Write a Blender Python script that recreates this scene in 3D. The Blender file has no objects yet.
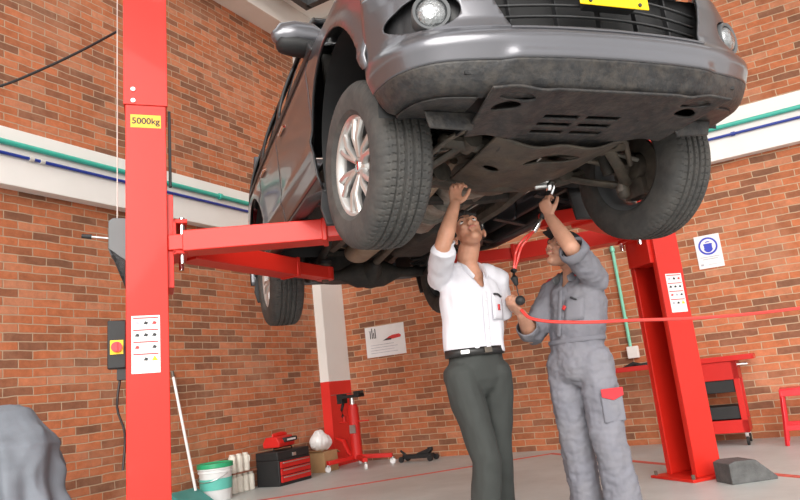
import bpy, bmesh, math, random
from mathutils import Vector, Matrix, Euler, noise
random.seed(7)
V = Vector
PI = math.pi
D = bpy.data
COL = bpy.context.scene.collection
scene = bpy.context.scene

# ------------------------------------------------------------------ materials
def nodes(name):
    m = D.materials.new(name); m.use_nodes = True
    nt = m.node_tree; b = nt.nodes['Principled BSDF']
    return m, nt, b
def mat(name, c, rough=.5, metal=0, var=.08, scale=8, bump=0, bscale=60, coat=0, c2=None, dirt=None, dirt_amt=.5, dscale=5, spec=.5, sss=0):
    m, nt, b = nodes(name)
    N, L = nt.nodes.new, nt.links.new
    tc = N('ShaderNodeTexCoord')
    nz = N('ShaderNodeTexNoise'); nz.inputs['Scale'].default_value = scale; nz.inputs['Detail'].default_value = 5
    L(tc.outputs['Object'], nz.inputs['Vector'])
    rp = N('ShaderNodeValToRGB')
    lo = [x*(1-var) for x in c]; hi = [min(1, x*(1+var)) for x in (c2 or c)]
    rp.color_ramp.elements[0].position = .3; rp.color_ramp.elements[1].position = .7
    rp.color_ramp.elements[0].color = (*lo, 1); rp.color_ramp.elements[1].color = (*hi, 1)
    L(nz.outputs['Fac'], rp.inputs['Fac']); col = rp.outputs['Color']
    if dirt:
        n2 = N('ShaderNodeTexNoise'); n2.inputs['Scale'].default_value = dscale; n2.inputs['Detail'].default_value = 8
        n2.inputs['Roughness'].default_value = .7
        L(tc.outputs['Object'], n2.inputs['Vector'])
        r2 = N('ShaderNodeValToRGB'); r2.color_ramp.elements[0].position = .42; r2.color_ramp.elements[1].position = .68
        r2.color_ramp.elements[1].color = (dirt_amt,)*3+(1,)
        L(n2.outputs['Fac'], r2.inputs['Fac'])
        mx = N('ShaderNodeMix'); mx.data_type = 'RGBA'
        L(r2.outputs['Color'], mx.inputs['Factor']); L(col, mx.inputs['A']); mx.inputs['B'].default_value = (*dirt, 1)
        col = mx.outputs['Result']
    L(col, b.inputs['Base Color'])
    b.inputs['Roughness'].default_value = rough; b.inputs['Metallic'].default_value = metal
    b.inputs['Specular IOR Level'].default_value = spec
    if coat: b.inputs['Coat Weight'].default_value = coat; b.inputs['Coat Roughness'].default_value = .05
    if sss: b.inputs['Subsurface Weight'].default_value = sss; b.inputs['Subsurface Radius'].default_value = (.02, .008, .004); b.inputs['Subsurface Scale'].default_value = 1
    if bump:
        n3 = N('ShaderNodeTexNoise'); n3.inputs['Scale'].default_value = bscale; n3.inputs['Detail'].default_value = 4
        L(tc.outputs['Object'], n3.inputs['Vector'])
        bp = N('ShaderNodeBump'); bp.inputs['Strength'].default_value = bump; bp.inputs['Distance'].default_value = .01
        L(n3.outputs['Fac'], bp.inputs['Height']); L(bp.outputs['Normal'], b.inputs['Normal'])
    return m
def brick_mat(name, axis, stops, mortar):
    m, nt, b = nodes(name); N, L = nt.nodes.new, nt.links.new
    tc = N('ShaderNodeTexCoord'); sp = N('ShaderNodeSeparateXYZ'); cb = N('ShaderNodeCombineXYZ')
    L(tc.outputs['Object'], sp.inputs[0]); L(sp.outputs[axis], cb.inputs[0]); L(sp.outputs['Z'], cb.inputs[1])
    # slight wobble so that courses are not perfectly ruled
    nz = N('ShaderNodeTexNoise'); nz.inputs['Scale'].default_value = 6; L(cb.outputs[0], nz.inputs['Vector'])
    sc = N('ShaderNodeVectorMath'); sc.operation = 'SCALE'; sc.inputs['Scale'].default_value = .02
    L(nz.outputs['Color'], sc.inputs[0])
    ad = N('ShaderNodeVectorMath'); ad.operation = 'ADD'; L(cb.outputs[0], ad.inputs[0]); L(sc.outputs[0], ad.inputs[1])
    br = N('ShaderNodeTexBrick'); L(ad.outputs[0], br.inputs['Vector'])
    br.inputs['Color1'].default_value = (0, 0, 0, 1); br.inputs['Color2'].default_value = (1, 1, 1, 1)
    br.inputs['Mortar'].default_value = (.5, .5, .5, 1)
    br.inputs['Scale'].default_value = 1; br.inputs['Brick Width'].default_value = .254; br.inputs['Row Height'].default_value = .0735
    br.inputs['Mortar Size'].default_value = .0062; br.inputs['Mortar Smooth'].default_value = .6; br.inputs['Bias'].default_value = 0
    rp = N('ShaderNodeValToRGB'); rp.color_ramp.interpolation = 'LINEAR'
    els = rp.color_ramp.elements
    els[0].position = stops[0][0]; els[0].color = (*stops[0][1], 1)
    els[1].position = stops[-1][0]; els[1].color = (*stops[-1][1], 1)
    for p, c in stops[1:-1]:
        e = els.new(p); e.color = (*c, 1)
    L(br.outputs['Color'], rp.inputs['Fac'])
    # blotchy variation within bricks
    n2 = N('ShaderNodeTexNoise'); n2.inputs['Scale'].default_value = 9; n2.inputs['Detail'].default_value = 8; n2.inputs['Roughness'].default_value = .75
    L(cb.outputs[0], n2.inputs['Vector'])
    mr = N('ShaderNodeMapRange'); mr.inputs['From Min'].default_value = .3; mr.inputs['From Max'].default_value = .7
    mr.inputs['To Min'].default_value = .72; mr.inputs['To Max'].default_value = 1.22
    L(n2.outputs['Fac'], mr.inputs['Value'])
    ml = N('ShaderNodeVectorMath'); ml.operation = 'SCALE'; L(rp.outputs['Color'], ml.inputs[0]); L(mr.outputs[0], ml.inputs['Scale'])
    # pale lime bloom in large patches
    n3 = N('ShaderNodeTexNoise'); n3.inputs['Scale'].default_value = 1.3; n3.inputs['Detail'].default_value = 7; n3.inputs['Roughness'].default_value = .65
    L(cb.outputs[0], n3.inputs['Vector'])
    m3 = N('ShaderNodeMapRange'); m3.inputs['From Min'].default_value = .5; m3.inputs['From Max'].default_value = .8; m3.inputs['To Max'].default_value = .75
    L(n3.outputs['Fac'], m3.inputs['Value'])
    bl = N('ShaderNodeMix'); bl.data_type = 'RGBA'; L(m3.outputs[0], bl.inputs['Factor']); L(ml.outputs[0], bl.inputs['A']); bl.inputs['B'].default_value = (.52, .27, .17, 1)
    mx = N('ShaderNodeMix'); mx.data_type = 'RGBA'; L(br.outputs['Fac'], mx.inputs['Factor']); L(bl.outputs['Result'], mx.inputs['A']); mx.inputs['B'].default_value = (*mortar, 1)
    L(mx.outputs['Result'], b.inputs['Base Color']); b.inputs['Roughness'].default_value = .85; b.inputs['Specular IOR Level'].default_value = .25
    iv = N('ShaderNodeMath'); iv.operation = 'SUBTRACT'; iv.inputs[0].default_value = 1; L(br.outputs['Fac'], iv.inputs[1])
    bp = N('ShaderNodeBump'); bp.inputs['Strength'].default_value = .5; bp.inputs['Distance'].default_value = .008
    L(iv.outputs[0], bp.inputs['Height']); L(bp.outputs['Normal'], b.inputs['Normal'])
    return m

BR = [(0, (.21, .095, .055)), (.12, (.25, .105, .06)), (.3, (.34, .12, .058)), (.5, (.45, .145, .064)), (.75, (.52, .165, .072)), (1, (.52, .21, .115))]
M = dict(
 brickL=brick_mat('brick_left', 'Y', BR, (.44, .32, .22)),
 brickB=brick_mat('brick_back', 'X', BR, (.50, .37, .25)),
 floor=mat('polished_concrete', (.50, .53, .52), .42, var=.08, scale=1.4, dirt=(.38, .40, .39), dirt_amt=.6, dscale=2.2, bump=.05, bscale=30),
 white=mat('white_paint', (.82, .80, .77), .6, var=.03, scale=2),
 beige=mat('warm_white_paint', (.74, .70, .65), .7, var=.04, scale=2),
 red=mat('lift_red', (.62, .019, .010), .42, var=.05, scale=3, coat=.1, spec=.35),
 redm=mat('red_enamel', (.56, .016, .012), .42, var=.06, scale=4, coat=.1, spec=.35),
 redp=mat('red_plastic', (.70, .02, .03), .35, var=.03, coat=.2),
 redwall=mat('red_wall_paint', (.72, .03, .022), .5, var=.04, scale=3),
 redline=mat('red_floor_paint', (.62, .12, .09), .6, var=.25, scale=18),
 paint=mat('grey_car_paint', (.135, .135, .15), .28, .65, var=.04, scale=2, coat=.5),
 dkplastic=mat('black_trim_plastic', (.022, .022, .024), .45, var=.2, scale=12, bump=.1),
 guard=mat('scuffed_guard_plastic', (.022, .022, .024), .55, var=.3, scale=10, dirt=(.095, .078, .065), dirt_amt=.6, dscale=22, bump=.5, bscale=40),
 black=mat('black_matt', (.012, .012, .013), .6, var=.2),
 dirty=mat('road_dirty_plastic', (.020, .020, .022), .5, var=.35, scale=14, dirt=(.085, .072, .06), dirt_amt=.6, dscale=19, bump=.5, bscale=35),
 dirty2=mat('muddy_steel', (.05, .043, .036), .6, var=.4, scale=10, dirt=(.125, .095, .065), dirt_amt=.65, dscale=7, bump=.6, bscale=28),
 under=mat('underbody_coating', (.018, .017, .016), .7, var=.4, scale=9, dirt=(.065, .052, .04), dirt_amt=.6, dscale=6, bump=.5, bscale=25),
 castiron=mat('cast_iron', (.12, .10, .085), .55, .4, var=.3, scale=15, dirt=(.18, .14, .10), dirt_amt=.6, dscale=9, bump=.4, bscale=30),
 alu=mat('cast_aluminium', (.34, .32, .29), .5, .6, var=.25, scale=12, dirt=(.16, .13, .10), dirt_amt=.7, dscale=8, bump=.3),
 muffler=mat('dull_muffler_steel', (.36, .31, .24), .5, .5, var=.2, scale=8, dirt=(.20, .14, .09), dirt_amt=.6),
 tyre=mat('tyre_rubber', (.058, .057, .056), .75, var=.15, scale=20, dirt=(.12, .11, .098), dirt_amt=.45, dscale=9, bump=.15, bscale=80, spec=.3),
 alloy=mat('silver_alloy', (.55, .54, .53), .3, .65, var=.06, scale=8, coat=.3),
 steelbar=mat('grey_grille_bar', (.12, .12, .125), .3, .5, var=.05),
 chrome=mat('chrome', (.82, .83, .85), .08, 1, var=.02),
 steel=mat('bright_steel', (.6, .6, .6), .3, .9, var=.1),
 glass=mat('dark_window_glass', (.02, .025, .03), .05, 0, var=.05, coat=1),
 lens=mat('lamp_lens', (.30, .31, .32), .25, .8, var=.3, scale=30, coat=1, bump=.6, bscale=60),
 yellow=mat('plate_yellow', (.95, .62, .0), .35, var=.02),
 orange=mat('label_orange', (.95, .50, .03), .45, var=.02),
 ink=mat('dark_ink', (.03, .03, .035), .6, var=.1),
 redink=mat('red_ink', (.6, .04, .04), .6, var=.1),
 blueink=mat('blue_ink', (.03, .05, .50), .5, var=.03),
 greyink=mat('grey_ink', (.42, .42, .47), .6, var=.2),
 paper=mat('white_sticker', (.80, .78, .78), .45, var=.03),
 green=mat('teal_green_pipe', (.05, .46, .36), .4, var=.05, coat=.2),
 palegreen=mat('pale_green_pipe', (.22, .62, .45), .45, var=.05),
 blue=mat('dark_blue_pipe', (.015, .04, .30), .4, var=.05, coat=.2),
 grey=mat('dark_grey_enamel', (.10, .105, .11), .4, var=.08, scale=5),
 rubber=mat('grey_rubber_block', (.10, .10, .10), .8, var=.25, scale=14, bump=.6, bscale=90),
 cover=mat('grey_cover_fabric', (.16, .18, .21), .75, var=.15, scale=5, bump=.12, bscale=140),
 card=mat('cardboard', (.42, .25, .12), .8, var=.1, scale=7),
 plasticbag=mat('white_plastic_bag', (.80, .80, .80), .35, var=.04, coat=.2),
 bucketw=mat('white_bucket', (.78, .79, .80), .4, var=.03),
 bucketg=mat('green_lid', (.02, .36, .16), .4, var=.05),
 teal=mat('teal_label', (.12, .52, .44), .5, var=.05),
 tealpan=mat('teal_dustpan', (.05, .24, .22), .5, var=.1),
 jug=mat('cream_jug', (.72, .68, .60), .45, var=.05),
 wood=mat('reddish_shelf', (.30, .12, .07), .7, var=.2),
 skin=mat('skin', (.46, .225, .14), .5, var=.10, scale=14, sss=.12, c2=(.54, .27, .18)),
 skin2=mat('skin_light', (.54, .28, .19), .5, var=.10, scale=14, sss=.12),
 hair=mat('black_hair', (.015, .012, .011), .5, var=.3, scale=60, bump=.6, bscale=160),
 shirt=mat('white_shirt_cotton', (.60, .59, .64), .8, var=.02, scale=8, bump=.06, bscale=300),
 trouser=mat('charcoal_trouser', (.027, .030, .028), .8, var=.1, scale=10, bump=.05, bscale=300),
 belt=mat('black_leather', (.014, .013, .013), .4, var=.2),
 overall=mat('grey_coverall_cloth', (.165, .165, .195), .85, var=.10, scale=6, dirt=(.24, .225, .225), dirt_amt=.35, dscale=4, bump=.08, bscale=260),
 redcloth=mat('red_cloth', (.55, .03, .04), .8, var=.1),
 cap=mat('black_cap_cloth', (.013, .013, .016), .85, var=.2),
 lips=mat('lip_skin', (.42, .14, .11), .5, var=.05),
 eye=mat('eye_white', (.75, .72, .70), .2, var=.02),
 hose=mat('red_air_hose', (.72, .05, .04), .4, var=.05, coat=.2),
 cable=mat('black_cable', (.012, .01, .01), .5, var=.1),
 greycable=mat('pale_wire', (.6, .58, .55), .5, var=.1),
)

# ------------------------------------------------------------------ mesh builder
class MB:
    def __init__(s): s.bm = bmesh.new(); s.mats = []
    def _m(s, m, n0):
        if m is None: m = s.mats[0] if s.mats else 'paint'
        if m not in s.mats: s.mats.append(m)
        i = s.mats.index(m); s.bm.faces.ensure_lookup_table()
        for f in s.bm.faces[n0:]: f.material_index = i
    def box(s, lo, hi, m=None, mx=None):
        n = len(s.bm.faces); lo = V(lo); hi = V(hi); c = (lo+hi)/2; d = hi-lo
        X = Matrix.Translation(c) @ Matrix.Diagonal((*d, 1))
        if mx is not None: X = mx @ X
        bmesh.ops.create_cube(s.bm, size=1, matrix=X); s._m(m, n); return s
    def obox(s, c, ax, ay, az, m=None):   # centre + three half-vectors
        n = len(s.bm.faces); c = V(c); ax, ay, az = V(ax), V(ay), V(az)
        X = Matrix((( *(2*ax), 0), (*(2*ay), 0), (*(2*az), 0), (*c, 1))).transposed()
        bmesh.ops.create_cube(s.bm, size=1, matrix=X); s._m(m, n); return s
    def bar(s, p, q, w, t, m=None, up=(0, 0, 1)):   # rectangular bar from p to q
        p, q = V(p), V(q); d = q-p; a = d.cross(V(up)).normalized(); b = a.cross(d).normalized()
        return s.obox((p+q)/2, d/2, a*w/2, b*t/2, m)
    def cyl(s, p, q, r, r2=None, m=None, seg=24):
        n = len(s.bm.faces); p, q = V(p), V(q); d = q-p
        X = Matrix.Translation((p+q)/2) @ d.to_track_quat('Z', 'Y').to_matrix().to_4x4()
        bmesh.ops.create_cone(s.bm, cap_ends=True, segments=seg, radius1=r, radius2=r if r2 is None else r2, depth=d.length, matrix=X)
        s._m(m, n); return s
    def ell(s, c, r, m=None, R=None, seg=20):
        n = len(s.bm.faces)
        if not hasattr(r, '__len__'): r = (r, r, r)
        X = Matrix.Translation(V(c)) @ (R.to_4x4() if R is not None else Matrix.Identity(4)) @ Matrix.Diagonal((*r, 1))
        bmesh.ops.create_uvsphere(s.bm, u_segments=seg, v_segments=seg*2//3, radius=1, matrix=X); s._m(m, n); return s
    def limb(s, pts, rads, m=None, ref=(0, 0, 1), seg=14, cap=True):
        n = len(s.bm.faces); pts = [V(p) for p in pts]; ref = V(ref)
        rads = [r if hasattr(r, '__len__') else (r, r) for r in rads]
        if cap:   # rounded ends
            def ends(p, q, r):
                d = (p-q).normalized(); k = min(r)*.8
                return [(p+d*k*f, (r[0]*g, r[1]*g)) for f, g in ((1, .15), (.85, .55), (.5, .87))]
            a = ends(pts[0], pts[1], rads[0]); b = ends(pts[-1], pts[-2], rads[-1])
            pts = [x[0] for x in a]+pts+[x[0] for x in reversed(b)]; rads = [x[1] for x in a]+rads+[x[1] for x in reversed(b)]
        rings = []; bm = s.bm
        for i, p in enumerate(pts):
            t = (pts[min(i+1, len(pts)-1)]-pts[max(i-1, 0)]).normalized()
            a = (ref-t*ref.dot(t))
            if a.length < 1e-3: a = t.orthogonal()
            a.normalize(); b = t.cross(a)
            rings.append([bm.verts.new(p+a*math.cos(k*2*PI/seg)*rads[i][0]+b*math.sin(k*2*PI/seg)*rads[i][1]) for k in range(seg)])
        for r0, r1 in zip(rings, rings[1:]):
            for k in range(seg): bm.faces.new((r0[k], r0[(k+1) % seg], r1[(k+1) % seg], r1[k]))
        bm.faces.new(list(reversed(rings[0]))); bm.faces.new(rings[-1])
        s._m(m, n); return s
    def tube(s, pts, r, m=None, seg=8, smooth=4):
        pts = [V(p) for p in pts]; out = []
        if smooth > 1 and len(pts) > 2:
            P = [2*pts[0]-pts[1]]+pts+[2*pts[-1]-pts[-2]]
            for i in range(1, len(P)-2):
                for k in range(smooth):
                    t = k/smooth; a, b, c, d = P[i-1:i+3]
                    out.append(.5*((2*b)+(c-a)*t+(2*a-5*b+4*c-d)*t*t+(3*b-a-3*c+d)*t**3))
            out.append(pts[-1])
        else: out = pts
        return s.limb(out, [r]*len(out), m, seg=seg, cap=False, ref=(.31, .17, .93))
    def lathe(s, prof, m=None, X=None, seg=48, fn=None):   # prof (r, h) about local z
        n = len(s.bm.faces); rings = []; X = X or Matrix.Identity(4)
        for j, (r, h) in enumerate(prof):
            if r < 1e-5: rings.append([s.bm.verts.new(X @ V((0, 0, h)))]); continue
            ring = []
            for k in range(seg):
                a = 2*PI*k/seg; rr = r+(fn(j, r, h, k) if fn else 0)
                ring.append(s.bm.verts.new(X @ V((rr*math.cos(a), rr*math.sin(a), h))))
            rings.append(ring)
        for a, b in zip(rings, rings[1:]):
            for k in range(seg):
                k2 = (k+1) % seg
                if len(a) == 1 and len(b) == 1: continue
                if len(a) == 1: s.bm.faces.new((a[0], b[k], b[k2]))
                elif len(b) == 1: s.bm.faces.new((a[k2], a[k], b[0]))
                else: s.bm.faces.new((a[k2], a[k], b[k], b[k2]))
        s._m(m, n); return s
    def prism(s, poly, vec, m=None, flip=False):     # 3-D polygon extruded along vec
        n = len(s.bm.faces); a = [s.bm.verts.new(V(p)) for p in poly]; b = [s.bm.verts.new(V(p)+V(vec)) for p in poly]
        s.bm.faces.new(list(reversed(a))); s.bm.faces.new(b); k = len(a)
        for i in range(k): s.bm.faces.new((a[i], a[(i+1) % k], b[(i+1) % k], b[i]))
        s._m(m, n); return s
    def quad(s, pts, m=None):
        n = len(s.bm.faces); s.bm.faces.new([s.bm.verts.new(V(p)) for p in pts]); s._m(m, n); return s
    def grid(s, us, vs, f, m=None, sdf=None, mask=None):
        n = len(s.bm.faces); U, W = len(us), len(vs)
        val = [[sdf(u, v) if sdf else 1 for v in vs] for u in us]
        P = {}
        def snapped(i, j):
            u, v = us[i], vs[j]
            for _ in range(4):
                e = 1e-3; d0 = sdf(u, v)
                if abs(d0) < 1e-5: break
                gu = (sdf(u+e, v)-d0)/e; gv = (sdf(u, v+e)-d0)/e; g2 = gu*gu+gv*gv or 1
                u -= d0*gu/g2; v -= d0*gv/g2
            return u, v
        def vert(i, j):
            if (i, j) not in P:
                u, v = (us[i], vs[j]) if val[i][j] >= 0 else snapped(i, j)
                P[i, j] = s.bm.verts.new(V(f(u, v)))
            return P[i, j]
        for i in range(U-1):
            for j in range(W-1):
                q = [(i, j), (i+1, j), (i+1, j+1), (i, j+1)]
                if all(val[a][b] < 0 for a, b in q): continue
                if mask and mask((us[i]+us[i+1])/2, (vs[j]+vs[j+1])/2): continue
                s.bm.faces.new([vert(*k) for k in q])
        s._m(m, n); return s
    def build(s, name, m=None, parent=None, smooth=35, bevel=0, solid=0, subdiv=0, recalc=True):
        if recalc and not solid: bmesh.ops.recalc_face_normals(s.bm, faces=s.bm.faces[:])
        me = D.meshes.new(name); s.bm.to_mesh(me); s.bm.free()
        for k in (s.mats if s.mats and s.mats[0] is not None else [m]):
            me.materials.append(M[k if k else m])
        if m and len(me.materials) == 1: me.materials[0] = M[m]
        if smooth:
            me.shade_smooth()
            me.set_sharp_from_angle(angle=math.radians(smooth))
        o = D.objects.new(name, me); COL.objects.link(o)
        if parent: o.parent = parent
        if solid:
            md = o.modifiers.new('solid', 'SOLIDIFY'); md.thickness = abs(solid); md.offset = -1 if solid > 0 else 1
            if m == 'paint': me.materials.append(M['dkplastic']); md.material_offset_rim = 1  # panel edges coloured black so the gaps between panels look shaded
        if bevel:
            md = o.modifiers.new('bevel', 'BEVEL'); md.width = bevel; md.segments = 2; md.limit_method = 'ANGLE'
        if subdiv:
            md = o.modifiers.new('sub', 'SUBSURF'); md.levels = md.render_levels = subdiv
        return o
    def fuse(s, name, m, parent=None, voxel=.006, smooth=4, disp=None):
        """union of all closed shapes as one continuous skin"""
        bmesh.ops.recalc_face_normals(s.bm, faces=s.bm.faces[:])
        me = D.meshes.new('t'); s.bm.to_mesh(me); s.bm.free()
        t = D.objects.new('t', me); COL.objects.link(t)
        r = t.modifiers.new('r', 'REMESH'); r.mode = 'VOXEL'; r.voxel_size = voxel
        sm = t.modifiers.new('s', 'SMOOTH'); sm.factor = .5; sm.iterations = smooth
        dg = bpy.context.evaluated_depsgraph_get()
        out = D.meshes.new_from_object(t.evaluated_get(dg)); D.objects.remove(t)
        if disp:
            nr = [v.normal.copy() for v in out.vertices]
            for v, nn in zip(out.vertices, nr): v.co = v.co+nn*disp(v.co, nn)
        out.name = name; out.materials.clear(); out.materials.append(M[m]); out.shade_smooth()
        o = D.objects.new(name, out); COL.objects.link(o)
        if parent: o.parent = parent
        return o

def empty(name, label, cat, loc=(0, 0, 0), rz=0, group=None):
    o = D.objects.new(name, None); COL.objects.link(o); o.location = loc; o.rotation_euler = (0, 0, rz); o.empty_display_size = .1
    return tag(o, label, cat, group)
def tag(o, label, cat, group=None):
    o['label'] = label; o['category'] = cat
    if group: o['group'] = group
    return o
def struct(o): o['kind'] = 'structure'; return o
def frange(a, b, n): return [a+(b-a)*i/(n-1) for i in range(n)]
def lerp_tab(tab, x):
    if x <= tab[0][0]: return tab[0][1]
    for (a, p), (b, q) in zip(tab, tab[1:]):
        if x <= b:
            t = (x-a)/(b-a); t = t*t*(3-2*t) if len(tab) > 2 else t
            return p+(q-p)*t
    return tab[-1][1]
def lin_tab(tab, x):
    if x <= tab[0][0]: return tab[0][1]
    for (a, p), (b, q) in zip(tab, tab[1:]):
        if x <= b: return p+(q-p)*(x-a)/(b-a)
    return tab[-1][1]

# ------------------------------------------------------------------ frames
RA = -math.radians(28.9)                        # room: local x along the back wall, local -y along the left wall
RC = V((-1.0, 9.62, 0))
RM = Matrix.Translation(RC) @ Matrix.Rotation(RA, 4, 'Z')
def room(x, y, z=0): return RM @ V((x, y, z))
CA = math.radians(-69.518)                      # car and lift: local x to the car's nose, local y to the car's left
CO = V((.651, 3.408, 1.684))
CM = Matrix.Translation(CO) @ Matrix.Rotation(CA, 4, 'Z')
LO = V((CO.x, CO.y, 0)); LM = Matrix.Translation(LO) @ Matrix.Rotation(CA, 4, 'Z')

def room_mesh(mb, name, m, **k):
    o = mb.build(name, m, **k); o.location = RC; o.rotation_euler = (0, 0, RA); return o

# ------------------------------------------------------------------ the room
def shell():
    o = room_mesh(MB().box((-.25, -13, 0), (0, .25, 6.3)), 'wall_left', 'brickL', smooth=0); struct(o)
    o = room_mesh(MB().box((0, 0, 0), (13, .25, 6.3)), 'wall_back', 'brickB', smooth=0); struct(o)
    o = room_mesh(MB().box((-.25, -15, -.2), (14, .25, 0)), 'floor', 'floor', smooth=0); struct(o)
    # ceiling slab with skylight openings
    mb = MB()
    xs = [-.25, .62, 2.3, 4.6, 6.2, 8.5, 10.1, 13]; y0, y1 = -9.2, .25; ya, yb = -8.2, -.9
    for i in range(0, 7):
        if i % 2 == 0: mb.box((xs[i], y0, 6.3), (xs[i+1], y1, 6.5))
        else: mb.box((xs[i], y0, 6.3), (xs[i+1], ya, 6.5)); mb.box((xs[i], yb, 6.3), (xs[i+1], y1, 6.5))
    struct(room_mesh(mb, 'ceiling', 'white', smooth=0))
    fr = MB()
    for i in (1, 3, 5):
        a, b = xs[i], xs[i+1]
        for (p, q) in (((a-.07, ya-.07), (a+.03, yb+.07)), ((b-.03, ya-.07), (b+.07, yb+.07)), ((a, ya-.07), (b, ya+.03)), ((a, yb-.03), (b, yb+.07))):
            fr.box((*p, 6.14), (*q, 6.32))
        for k in range(1, 6): y = ya+(yb-ya)*k/6; fr.box((a, y-.03, 6.24), (b, y+.03, 6.32))
    struct(room_mesh(fr, 'trim_6', 'dkplastic', smooth=0))
    # beams and corner column
    struct(room_mesh(MB().box((0, -13, 2.90), (.12, 0, 3.41)), 'trim_1', 'white', smooth=0, bevel=.006))
    struct(room_mesh(MB().box((0.12, -.12, 2.88), (13, 0, 3.40)), 'trim_2', 'white', smooth=0, bevel=.006))
    struct(room_mesh(MB().box((0, -13, 5.93), (.32, 0, 6.3)), 'trim_3', 'beige', smooth=0, bevel=.006))
    struct(room_mesh(MB().box((.32, -.32, 5.93), (13, 0, 6.3)), 'trim_4', 'beige', smooth=0, bevel=.006))
    mb = MB(); mb.box((0, -.5, 1.08), (.14, 0, 5.93), 'white'); mb.box((0, -.5, 0), (.14, 0, 1.08), 'redwall')
    struct(room_mesh(mb, 'trim_5', None, smooth=0))
    # pipes fixed on the beams
    def pipe(name, a, b, r, m, label, clips, cm='greycable'):
        t = empty(name, label, 'pipe', room(*a), RA)
        a2 = V(a); MB().cyl((0, 0, 0), V(b)-a2, r, m=m, seg=16).build('pipe_run', m, t)
        d = (V(b)-a2).normalized()
        for q in clips: MB().cyl(d*(q-.02), d*(q+.02), r*1.5, m=cm, seg=16).build('pipe_clip', cm, t)
    pipe('air_pipe', (.145, -12.8, 3.262), (.145, -.02, 3.262), .024, 'green', 'teal green pipe running along the white beam on the left wall', (1.5, 4.5, 7.5, 10.5), 'green')
    pipe('conduit_pipe', (.138, -12.8, 3.165), (.138, -.02, 3.165), .0145, 'blue', 'thin dark blue pipe below the green one on the left wall beam', (2.2, 5.2, 8.25, 8.35, 11.2))
    pipe('air_pipe', (.17, -.145, 3.225), (12.9, -.145, 3.215), .024, 'green', 'teal green pipe running along the white beam on the back wall', (3, 5.9, 8.5), 'green')
    pipe('conduit_pipe', (.16, -.138, 3.12), (12.9, -.138, 3.115), .0145, 'blue', 'thin dark blue pipe below the green one on the back wall beam', (3.2, 5.2, 8.9), 'blue')
    pipe('drop_pipe', (3.92, -.03, 1.062), (3.90, -.03, 2.875), .018, 'palegreen', 'pale green vertical pipe running down the back wall to a white outlet box', (.3, 1.1, 1.6), 'palegreen')
    o = room_mesh(MB().box((3.88, -.07, .93), (4.0, 0, 1.06)), 'outlet_box', 'white', bevel=.008, smooth=0)
    tag(o, 'small white outlet box at the foot of the pale green pipe', 'outlet box')
    # bay lines painted on the floor
    def line(x0, y0, x1, y1, lab):
        o = MB().box((x0, y0, .0005), (x1, y1, .0025)).build('floor_marking', 'redline', smooth=0); o.location = LO; o.rotation_euler = (0, 0, CA)
        tag(o, lab, 'floor line')
    line(-3.98, -2.9, -3.90, 2.25, 'red bay line crossing the floor behind the two men')
    line(-3.98, 2.25, 1.5, 2.33, 'red bay line running past the right lift post toward the front')
    # things on the walls
    t = empty('poster', 'pale picture poster with a small red shape on the brick wall beside the white column', 'poster', room(.46, 0, 1.335), RA)
    MB().box((0, -.012, 0), (.61, -.002, .41)).build('poster_sheet', 'paper', t, smooth=0)
    b = MB()
    b.prism([(.30, -.0135, .21), (.37, -.0135, .25), (.43, -.0135, .265), (.53, -.0135, .27), (.56, -.0135, .25), (.55, -.0135, .225), (.44, -.0135, .215)], (0, .0015, 0), 'redink')
    b.prism([(.27, -.0135, .205), (.33, -.0135, .23), (.42, -.0135, .225), (.40, -.0135, .205)], (0, .0015, 0), 'ink')
    for x, h in ((.075, .10), (.105, .14), (.13, .08), (.155, .13)): b.box((x, -.0135, .25), (x+.014, -.012, .25+h), 'ink')
    b.box((.06, -.0135, .35), (.16, -.012, .358), 'greyink')
    for k in range(4): b.box((.07, -.013, .05+.035*k), (.07+.42-.05*(k % 2), -.012, .056+.035*k), 'greyink')
    b.build('poster_print', None, t, smooth=0)
    t = empty('safety_sign', 'white safety sign with a round blue mask symbol on the brick wall', 'sign', room(4.77, 0, 1.775), RA)
    MB().box((0, -.012, 0), (.25, -.002, .355)).build('sign_plate', 'paper', t, smooth=0)
    b = MB(); cx, cz = .125, .235
    def disc(r, y, m, k=40, sx=1, sz=1, oz=0): b.prism([(cx+math.cos(a)*r*sx, y, cz+oz+math.sin(a)*r*sz) for a in [2*PI*i/k for i in range(k)]], (0, .001, 0), m)
    disc(.095, -.0135, 'blueink'); disc(.076, -.0145, 'paper'); disc(.052, -.0155, 'blueink', sx=.95, sz=1.15, oz=-.008)
    b.box((cx-.055, -.0165, cz+.028), (cx+.055, -.0155, cz+.040), 'paper')
    for s in (-1, 1): b.box((cx+s*.046-.006, -.0165, cz-.03), (cx+s*.046+.006, -.0155, cz+.012), 'paper')
    for k, w in enumerate((.19, .15)): b.box((cx-w/2, -.013, .115-.022*k), (cx+w/2, -.012, .122-.022*k), 'greyink')
    b.box((.022, -.013, .03), (.05, -.012, .05), 'greyink'); b.box((.1, -.013, .035), (.22, -.012, .04), 'greyink')
    b.build('sign_print', None, t, smooth=0)
    # dark cable sagging across the upper left
    pts = [(-1.72, 4.16, 3.42), (-1.9, 4.05, 3.25), (-2.1, 3.93, 3.08), (-2.32, 3.8, 2.92), (-2.7, 3.6, 2.75), (-3.2, 3.45, 2.72), (-3.9, 3.5, 2.95), (-4.24, 3.72, 3.10)]
    tag(MB().tube(pts, .0085).build('cable', 'cable'), 'black cable sagging from the left lift post toward the upper left', 'cable')
shell()

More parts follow.
